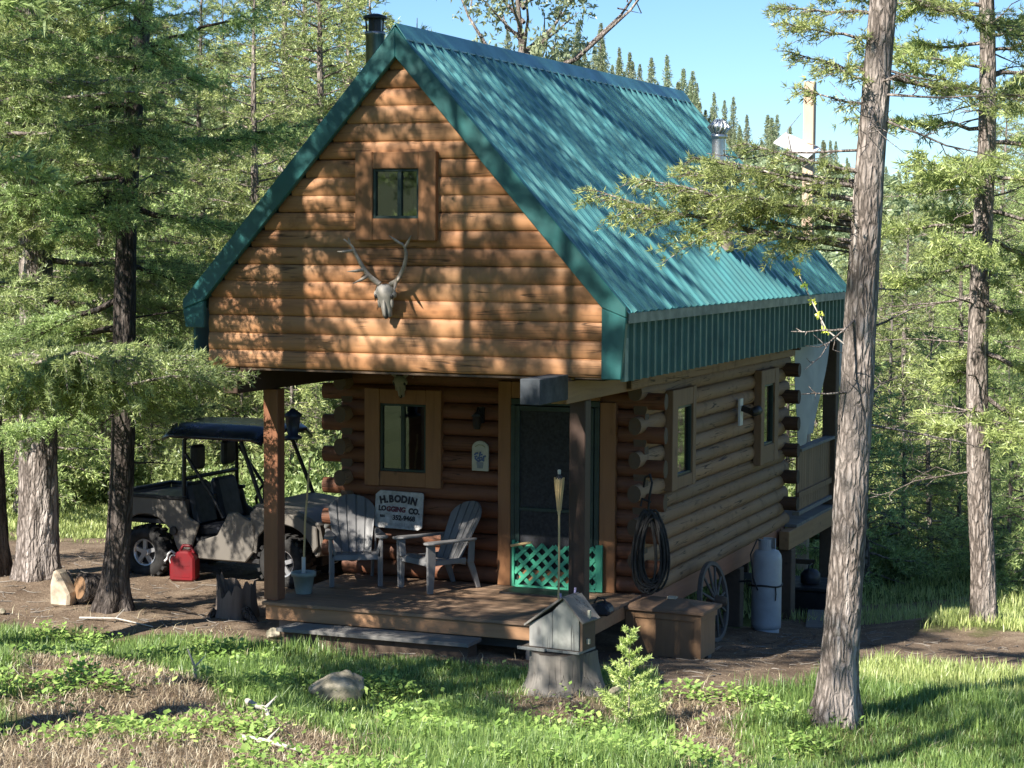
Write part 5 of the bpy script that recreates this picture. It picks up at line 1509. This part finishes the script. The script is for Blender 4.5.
# --- chest, wagon wheel, gas cylinder
bx_ = thing('wooden_chest', 'large brown wooden chest with a shallow peaked lid at the cabin corner', 'chest', (2.24, 2.16, gz(2.24, 2.16) - .02), R(-3))
m = MB(); m.bx(-.41, .41, -.25, .25, .06, .55)
m.build('chest_body', M['boxwood'], bx_, bevel=.006)
m = MB()
m.bx(-.43, -.33, -.272, -.252, .06, .55); m.bx(.35, .43, -.272, -.252, .06, .55); m.bx(-.33, .35, -.270, -.252, .47, .55); m.bx(.412, .432, -.25, .25, .47, .55)
m.build('chest_frame', M['boxwood'], bx_, bevel=.004)
m = MB(); vs = [(-.47, -.31, .55), (.47, -.31, .55), (.47, .30, .55), (-.47, .30, .55), (-.47, -.31, .585), (.47, -.31, .585), (.47, .30, .585), (-.47, .30, .585), (-.22, .0, .665), (.16, .0, .665)]
m.add(vs, [(3, 2, 1, 0), (0, 1, 5, 4), (1, 2, 6, 5), (2, 3, 7, 6), (3, 0, 4, 7), (4, 5, 9, 8), (5, 6, 9), (6, 7, 8, 9), (7, 4, 8)])
m.build('chest_lid', M['darkbeam'] if False else wood('lid_wood', (.22, .14, .09), 'x', rough=.8), bx_, bevel=.004)
m = MB(); m.bx(-.04, .06, -.05, .03, .655, .68); m.build('lid_block', M['cutwood'], bx_, bevel=.003)
m = MB(); m.bx(-.38, .38, -.22, -.12, -.02, .058); m.bx(-.38, .38, .12, .22, -.02, .058); m.build('skid', M['greyboard'], bx_)

ww = thing('wagon_wheel', 'old spoked wagon wheel leaning on the side wall between the chest and the gas cylinder', 'wheel', (2.16, 4.25, gz(2.16, 4.25)))
ww.rotation_euler = (0, R(-7), R(-3))
Rw = .475
m = MB(); prof = []
n = 40; vs = []; fs = []
for j in range(n):
    a = math.tau * j / n
    for r_, x in ((Rw, -.028), (Rw, .028), (Rw - .05, .024), (Rw - .05, -.024)):
        vs.append((x, r_ * math.cos(a), Rw + r_ * math.sin(a)))
for j in range(n):
    for k in range(4): fs.append((j * 4 + k, j * 4 + (k + 1) % 4, ((j + 1) % n) * 4 + (k + 1) % 4, ((j + 1) % n) * 4 + k))
m.add(vs, fs); m.build('felloe', M['ironwheel'], ww, bevel=.004)
for k in range(12):
    a = math.tau * k / 12 + .1
    m = MB(); m.tube([(.03, .06 * math.cos(a), Rw + .06 * math.sin(a)), (.0, (Rw - .045) * math.cos(a), Rw + (Rw - .045) * math.sin(a))], [.020, .014], 7); m.build('spoke', M['ironwheel'], ww)
m = MB(); m.lathe([(.04, -.10), (.07, -.07), (.085, 0), (.065, .10), (.045, .15), (.02, .155)], (0.02, 0, Rw), 16, rot=E3(0, 90, 0)); m.build('hub', M['darkbeam'], ww)

tk = thing('propane_cylinder', 'tall white gas cylinder strapped upright under the eave of the side wall', 'gas cylinder', (2.20, 6.35, gz(2.20, 6.35)))
m = MB(); m.lathe([(.15, .0), (.155, .03), (.188, .05), (.19, .10), (.19, .92), (.182, .98), (.15, 1.03), (.09, 1.055), (.03, 1.06)], (0, 0, 0), 28); m.build('cylinder', M['tank'], tk)
m = MB(); m.lathe([(.165, -.02), (.17, .06), (.165, .061)], (0, 0, 0), 24); m.build('foot_ring', M['tank'], tk)
m = MB()
for a0 in (20, 200):
    for dz in (0,):
        arc = [(.105 * math.cos(R(a0 + k * 14)), .105 * math.sin(R(a0 + k * 14))) for k in range(9)]
        for (xa, ya), (xb, yb_) in zip(arc[:-1], arc[1:]): m.bar((xa, ya, 1.11), (xb, yb_, 1.11), .012, .15)
m.build('collar', M['tank'], tk)
m = MB(); m.lathe([(.03, 1.05), (.03, 1.12), (.045, 1.13), (.045, 1.16), (.01, 1.17)], (0, 0, 0), 12); m.build('valve', plain('brass', (.45, .30, .10), .35, .9), tk)
m = MB(); m.tube([(.03, 0, 1.12), (-.1, -.12, 1.18), (-.16, -.20, 1.0), (-.12, -.21, .7), (-.06, -.205, .55)], .010, 7); m.build('gas_line', M['black'], tk)
m = MB(); m.tube([(.196 * math.cos(a), .196 * math.sin(a), .60 + .01 * math.sin(3 * a)) for a in np.linspace(0, math.tau, 28, endpoint=False)], .012, 6, closed=True); m.tube([(.15, -.13, .59), (.16, -.14, .5), (.15, -.13, .42)], .008, 6); m.tube([(-.19, .0, .63), (-.36, .0, .61)], .012, 6); m.build('strap', M['black'], tk)

# stored things under the back deck
bx2 = thing('storage_tub', 'black storage tub standing on the ground under the back porch', 'tub', (2.02, 9.55, gz(2.02, 9.55)))
m = MB(); m.box((0, 0, .22), (.62, .8, .44), None, 1.08); m.build('tub', M['black'], bx2, bevel=.03)
m = MB(); m.box((0, 0, .46), (.72, .9, .05)); m.build('tub_lid', M['black'], bx2, bevel=.015)
cl = thing('cooler_jug', 'round dark jug with a handle standing on the black storage tub under the back porch', 'jug', (2.02, 9.5, gz(2.02, 9.55) + .487))
m = MB(); m.lathe([(.12, 0), (.14, .02), (.14, .14), (.09, .2), (.05, .21)], (0, 0, 0), 18); m.build('jug_body', M['seatvinyl'], cl)
m = MB(); m.tube([(0, -.13, .12), (0, -.1, .27), (0, .1, .27), (0, .13, .12)], .01, 6); m.build('jug_handle', M['blackmetal'], cl)
for k, (x, y, L, lab) in enumerate([(1.2, 10.9, 1.7, 'lower pole of the lumber stack under the back porch'), (1.15, 10.95, 1.6, 'upper pole of the lumber stack under the back porch'), (2.4, 8.2, 1.3, 'plank lying flat on the bare earth behind the gas cylinder')]):
    m = MB(); z = gz(x, y)
    if k < 2: m.tube([(-L / 2, 0, .1 + .19 * k), (L / 2, .05, .1 + .19 * k)], .10, 10)
    else: m.box((0, 0, .04), (.22, L, .05), E3(0, 0, 12))
    o = m.build('pole' if k < 2 else 'plank', M['greyboard'], None); o.location = (x, y, z); tag(o, lab, 'lumber')
# tarps on the back porch
def cloth(name, label, corners, seed, nu=14, nv=18, wav=.05):
    r_ = random.Random(seed); A, B, C_, D = [Vector(c) for c in corners]
    vs = []; fs = []
    nrm = (B - A).cross(D - A).normalized()
    for lay in (0, 1):
        for i_ in range(nu):
            u = i_ / (nu - 1)
            for j_ in range(nv):
                v_ = j_ / (nv - 1)
                p = A.lerp(B, u).lerp(D.lerp(C_, u), v_)
                p = p + nrm * (wav * math.sin(u * 8 + 1.5 * v_ + seed) * (.3 + .7 * v_) + .03 * math.sin(v_ * 5 + u * 3) + lay * .006)
                vs.append(p)
    N = nu * nv
    for lay in (0, 1):
        for i_ in range(nu - 1):
            for j_ in range(nv - 1):
                a = lay * N + i_ * nv + j_; fs.append((a, a + 1, a + nv + 1, a + nv))
    m = MB(); m.add(vs, fs, True); o = m.build(name, M['tarp'])
    return tag(o, label, 'tarp')
cloth('canvas_tarp', 'pale canvas tarp hanging taut between the cabin corner and the back porch post', [(1.93, 8.98, 2.75), (1.93, 10.98, 2.62), (1.93, 9.85, 1.15), (1.93, 9.0, 1.02)], 1)
cloth('canvas_tarp', 'narrow pale canvas tarp hanging on the far side of the back porch post', [(1.96, 11.45, 2.7), (2.02, 12.0, 2.7), (2.02, 12.05, 1.05), (1.96, 11.55, .95)], 2, wav=.03)

# mast beyond the roof
x, y = .92, 13.6
ms = thing('wooden_mast', 'tall weathered wooden post with a slanted white board, beyond the roof', 'post', (x, y, gz(x, y)))
zt = 6.42 - gz(x, y)
m = MB(); m.bx(-.085, .085, -.085, .085, -.2, zt); m.build('mast_post', M['polewood'], ms, bevel=.01)
m = MB(); m.box((-.17, -.14, zt - 1.02), (.62, .5, .025), E3(22, 24, 0)); m.build('slanted_board', M['whitemetal'], ms)
m = MB(); m.bar((0, -.09, zt - 1.3), (-.2, -.14, zt - 1.06), .04); m.build('bracket', M['polewood'], ms)

# --- stumps, logs, rock, dead sticks
def stump_geo(mb, r, h, seed, jag=.05, flare=.5, n=44, rot=None, hollow=False):
    rg = np.random.default_rng(seed); ph = rg.uniform(0, 6, 8); rows = 13; vs = []; fs = []; jn = rg.uniform(-.5, .5, n) * (2.0 if hollow else 1.0)
    for i_ in range(rows):
        t = i_ / (rows - 1)
        for j in range(n):
            a = math.tau * j / n
            w = sum(math.sin((3 + 3 * k) * a + ph[k] + .5 * math.sin(5 * t + ph[k])) / (1 + .6 * k) for k in range(7))
            rr = r * (1 + flare * (1 - t) ** 3 * (1 + .35 * math.sin(4 * a + ph[7])) + .075 * w * (1.2 - .5 * t))
            top = h * (1 + jag * (1.3 * math.sin(2 * a + ph[1]) + .9 * max(0, math.sin(3 * a + ph[3])) ** 3 + .35 * math.sin(7 * a + ph[5]) + jn[j]))
            vs.append((rr * math.cos(a), rr * math.sin(a), -.12 + (top + .12) * t))
    for i_ in range(rows - 1):
        for j in range(n): fs.append((i_ * n + j, i_ * n + (j + 1) % n, (i_ + 1) * n + (j + 1) % n, (i_ + 1) * n + j))
    mb.add(vs, fs, True)
    top = vs[(rows - 1) * n:]; k = len(vs)
    inner = [(v[0] * .55, v[1] * .55, h * (.55 if hollow else .99)) for v in top]
    mb.add(top + inner, [(j, (j + 1) % n, n + (j + 1) % n, n + j) for j in range(n)]); mb.add(inner, [tuple(range(n))])
s1 = thing('tree_stump', 'wide grey weathered stump carrying the little birdhouse in the foreground grass', 'stump', (2.24, -1.25, gz(2.24, -1.25)))
m = MB(); stump_geo(m, .305, .37, 3, .012, .5); m.build('stump_wood', M['stump'], s1)
bh = thing('birdhouse', 'weathered grey board birdhouse with a lopsided pitched roof standing on the wide stump', 'birdhouse', (2.25, -1.27, gz(2.24, -1.25) + .378), R(-7))
bh.scale = (.90, .90, .90)
gw_ = M['greyboardz']
ol = [(-.30, .03), (-.30, .26), (-.03, .415), (.10, .555), (.29, .36), (.29, .03)]
m = MB(); m.prism([(-.30, .03), (-.30, .26), (-.032, .41), (-.032, .03)], 'y', -.16, .16); m.prism([(-.028, .03), (-.028, .415), (.10, .55), (.27, .365), (.27, .03)], 'y', -.163, .16); m.build('house_box', gw_, bh, bevel=.004)
m = MB(); rw = M['greyboard']
def rb_(a, b, y0, y1, th=.022):
    a = Vector((a[0], 0, a[1])); b = Vector((b[0], 0, b[1])); d = (b - a).normalized(); nn = Vector((-d.z, 0, d.x)); nn = nn if nn.z > 0 else -nn
    m.prism([(a.x, a.z), (b.x, b.z), ((b + nn * th).x, (b + nn * th).z), ((a + nn * th).x, (a + nn * th).z)], 'y', y0, y1)
rb_((-.335, .238), (.098, .556), -.20, .19); rb_((.104, .556), (.325, .312), -.20, .03); rb_((.104, .552), (.325, .308), .04, .19)
m.build('roof_board', M['stump'], bh, bevel=.004)
m = MB(); m.prism([(-.38, .0), (.29, .0), (.29, .028), (-.38, .028)], 'y', -.20, .18); m.bx(-.40, -.08, -.235, -.202, .0, .034); m.build('base_board', gw_, bh, bevel=.003)
m = MB(); m.bx(.272, .30, -.14, .15, .03, .36); m.build('side_board', M['darkbeam'], bh)
m = MB(); m.bx(.30, .325, -.03, .0, .35, .43); m.bx(.30, .33, -.05, -.02, .09, .14); m.build('latch', M['plaque'], bh)
m = MB()
m.tube([(-.05, .10, .40), (-.09, .12, .55)], .012, 6); m.tube([(.07, .12, .50), (.075, .14, .62)], .012, 6); m.build('peg', plain('violet_grey_peg', (.22, .20, .34), .6), bh)

s3 = thing('split_stump', 'dark jagged broken stump near the left end of the deck', 'stump', (-2.62, 1.30, gz(-2.62, 1.30)))
m = MB(); stump_geo(m, .22, .36, 9, .16, .25, hollow=True); m.build('stump_wood', wood('dark_stump', (.16, .13, .11), 'z', dark=.35, light=1.5, rough=.95, knots=False), s3)
m = MB(); m.tube([(.18, -.12, .1), (.32, -.2, .03), (.45, -.25, -.05)], [.07, .05, .02], 8); m.build('root', M['barkdark'], s3)
m = MB(); m.tube([(-.2, -.1, .08), (-.3, -.2, -.05)], [.06, .02], 8); m.build('root', M['barkdark'], s3)
l1_ = thing('cut_log', 'pale freshly split log standing on end between two fir trunks', 'log', (-4.66, .92, gz(-4.66, .92)))
m = MB(); m.prism([(-.13, 0), (.12, 0), (.14, .14), (.06, .28), (-.02, .41), (-.08, .43), (-.13, .24)], 'y', -.10, .10); m.build('split_face', M['cutwood'], l1_, bevel=.03)
m = MB(); m.prism([(-.12, 0), (.115, 0), (.13, .14), (.05, .27), (-.02, .39), (-.07, .41), (-.12, .23)], 'y', .09, .17); m.build('log_bark', M['bark'], l1_, bevel=.03)
l2_ = thing('round_log', 'dark round log lying between the pale split log and the dark fir trunk', 'log', (-4.35, 1.15, gz(-4.35, 1.15)))
m = MB(); rr = E3(82, 0, -28); m.lathe([(.14, -.22), (.17, -.20), (.175, 0), (.17, .22), (.13, .235)], (0, 0, .17), 18, rot=rr); m.build('log_bark', M['barkdark'], l2_)
m = MB(); m.lathe([(.135, .225), (.13, .24)], (0, 0, .17), 18, rot=rr); m.build('cut_face', M['boxwood'], l2_)
def rock(name, label, loc, d, seed, mat='stone'):
    bm = bmesh.new(); bmesh.ops.create_icosphere(bm, subdivisions=4, radius=1)
    rg = np.random.default_rng(seed); ph = rg.uniform(-1, 1, (14, 3)); pl = [(Vector(p).normalized(), rg.uniform(.55, .85)) for p in ph]
    for v in bm.verts:
        c = v.co.copy()
        for nrm, k in pl:
            s = c.dot(nrm)
            if s > k: c -= nrm * (s - k) * .9
        f = 1 + .03 * math.sin(9 * c.x + 5 * c.y) + .03 * math.sin(11 * c.z + 7 * c.y) + .015 * math.sin(23 * c.x + 19 * c.z)
        v.co = (c.x * d[0] * f, c.y * d[1] * f, c.z * d[2] * f)
    me = bpy.data.meshes.new(name); bm.to_mesh(me); bm.free()
    me.polygons.foreach_set('use_smooth', [True] * len(me.polygons))
    o = link_mesh(name, me, M[mat]); o.location = loc; o.rotation_euler = (0, 0, seed)
    return tag(o, label, 'rock')
rock('boulder', 'lichen-spotted grey boulder half sunk in the foreground grass', (.42, -2.25, gz(.42, -2.25) + .08), (.34, .26, .20), 4)
for k, (x, y, s, lab) in enumerate([(-5.05, .25, .07, 'fist-sized brown stone on the bare earth in front of the thick sunlit trunk'), (-1.55, .18, .10, 'pale flat stone under the left corner of the deck'), (2.75, -1.2, .09, 'small dark stone on the earth between the wide stump and the sapling'), (-1.1, .16, .08, 'small pale stone under the deck just left of the grey step')]):
    rock('stone', lab, (x, y, gz(x, y) + s * .4), (s, s * .8, s * .7), 6 + k)
def stick(label, pts, r):
    m = MB(); P = [(x, y, gz(x, y) + z) for x, y, z in pts]
    b = P[0]; m.tube([(p[0] - b[0], p[1] - b[1], p[2] - b[2]) for p in P], [r * (1 - .6 * i_ / (len(P) - 1)) for i_ in range(len(P))], 7)
    mid = P[len(P) // 2]; m.tube([(mid[0] - b[0], mid[1] - b[1], mid[2] - b[2]), (mid[0] - b[0] + .08, mid[1] - b[1] + .05, mid[2] - b[2] + .10)], [r * .6, .003], 6)
    o = m.build('dead_branch', M['deadwood']); o.location = b; return tag(o, label, 'branch')
stick('short bleached stick standing slantwise in the foreground weeds', [(-.55, -3.1, .0), (-.53, -3.15, .12), (-.57, -3.2, .26)], .018)
stick('bleached dead branch lying along the foot of the dry bank', [(.25, -3.6, .05), (.5, -3.9, .09), (.75, -4.2, .06), (1.0, -4.6, .05), (1.15, -4.95, .04)], .03)
stick('forked grey dead branch lying on the dry bank at the bottom of the photo', [(1.2, -5.4, .04), (1.5, -5.55, .08), (1.85, -5.65, .05)], .028)
stick('thin grey stick lying across the needles in front of the dark mossy trunk', [(-3.9, .1, .03), (-3.5, .2, .05), (-3.0, .15, .02)], .014)
shoot('budding_shoot', 'thin pale shoot with yellow-green buds before the far end of the eave', [(4.95, -1.5, 2.95), (4.72, -1.48, 3.12), (4.55, -1.4, 3.4), (4.38, -1.35, 3.7), (4.2, -1.28, 4.0)], .008, 8, 5)
# ------------------------------------------------------------------ light, sky, camera
SUN = Vector((-.36, -1.0, .83)).normalized()      # towards the sun
el = math.asin(SUN.z); az = math.atan2(SUN.x, SUN.y)
w = bpy.data.worlds.new('World'); scene.world = w; w.use_nodes = True
nt = w.node_tree; bg_ = nt.nodes['Background']
sky = nt.nodes.new('ShaderNodeTexSky'); sky.sky_type = 'NISHITA'; sky.sun_disc = False
sky.sun_elevation = el; sky.sun_rotation = az; sky.altitude = 1300; sky.air_density = 1.0; sky.dust_density = .1; sky.ozone_density = 3.5
mx = nt.nodes.new('ShaderNodeMix'); mx.data_type = 'RGBA'; mx.blend_type = 'MULTIPLY'; mx.inputs[0].default_value = 1; mx.inputs[7].default_value = (.80, .97, 1.12, 1)
nt.links.new(sky.outputs[0], mx.inputs[6]); nt.links.new(mx.outputs[2], bg_.inputs[0]); bg_.inputs[1].default_value = .065
su = bpy.data.lights.new('sun', 'SUN'); su.energy = 5.0; su.angle = R(.53); su.color = (1, .94, .84)
so = bpy.data.objects.new('sun', su); COL.objects.link(so); so.location = SUN * 60
so.rotation_euler = SUN.to_track_quat('Z', 'Y').to_euler()
cam = bpy.data.cameras.new('camera'); co = bpy.data.objects.new('camera', cam); COL.objects.link(co)
cam.sensor_width = 36; cam.lens = 2042 / 1024 * 36; cam.clip_end = 6000; cam.clip_start = .1
yw, pt, rl = R(21.713), R(4.053), R(.311)
fw_ = Vector((-math.sin(yw) * math.cos(pt), math.cos(yw) * math.cos(pt), -math.sin(pt)))
rt0 = Vector((math.cos(yw), math.sin(yw), 0)); up0 = rt0.cross(fw_)
rt1 = rt0 * math.cos(rl) + up0 * math.sin(rl); up1 = rt1.cross(fw_)
co.matrix_world = Matrix((rt1, up1, -fw_)).transposed().to_4x4()
co.location = (8.693, -18.74, 3.879)
scene.camera = co
vs_ = scene.view_settings; vs_.view_transform = 'Standard'; vs_.look = 'None'; vs_.exposure = 1.2; vs_.gamma = 1.0
scene.cycles.use_denoising = True
scene.cycles.max_bounces = 6; scene.cycles.transparent_max_bounces = 8
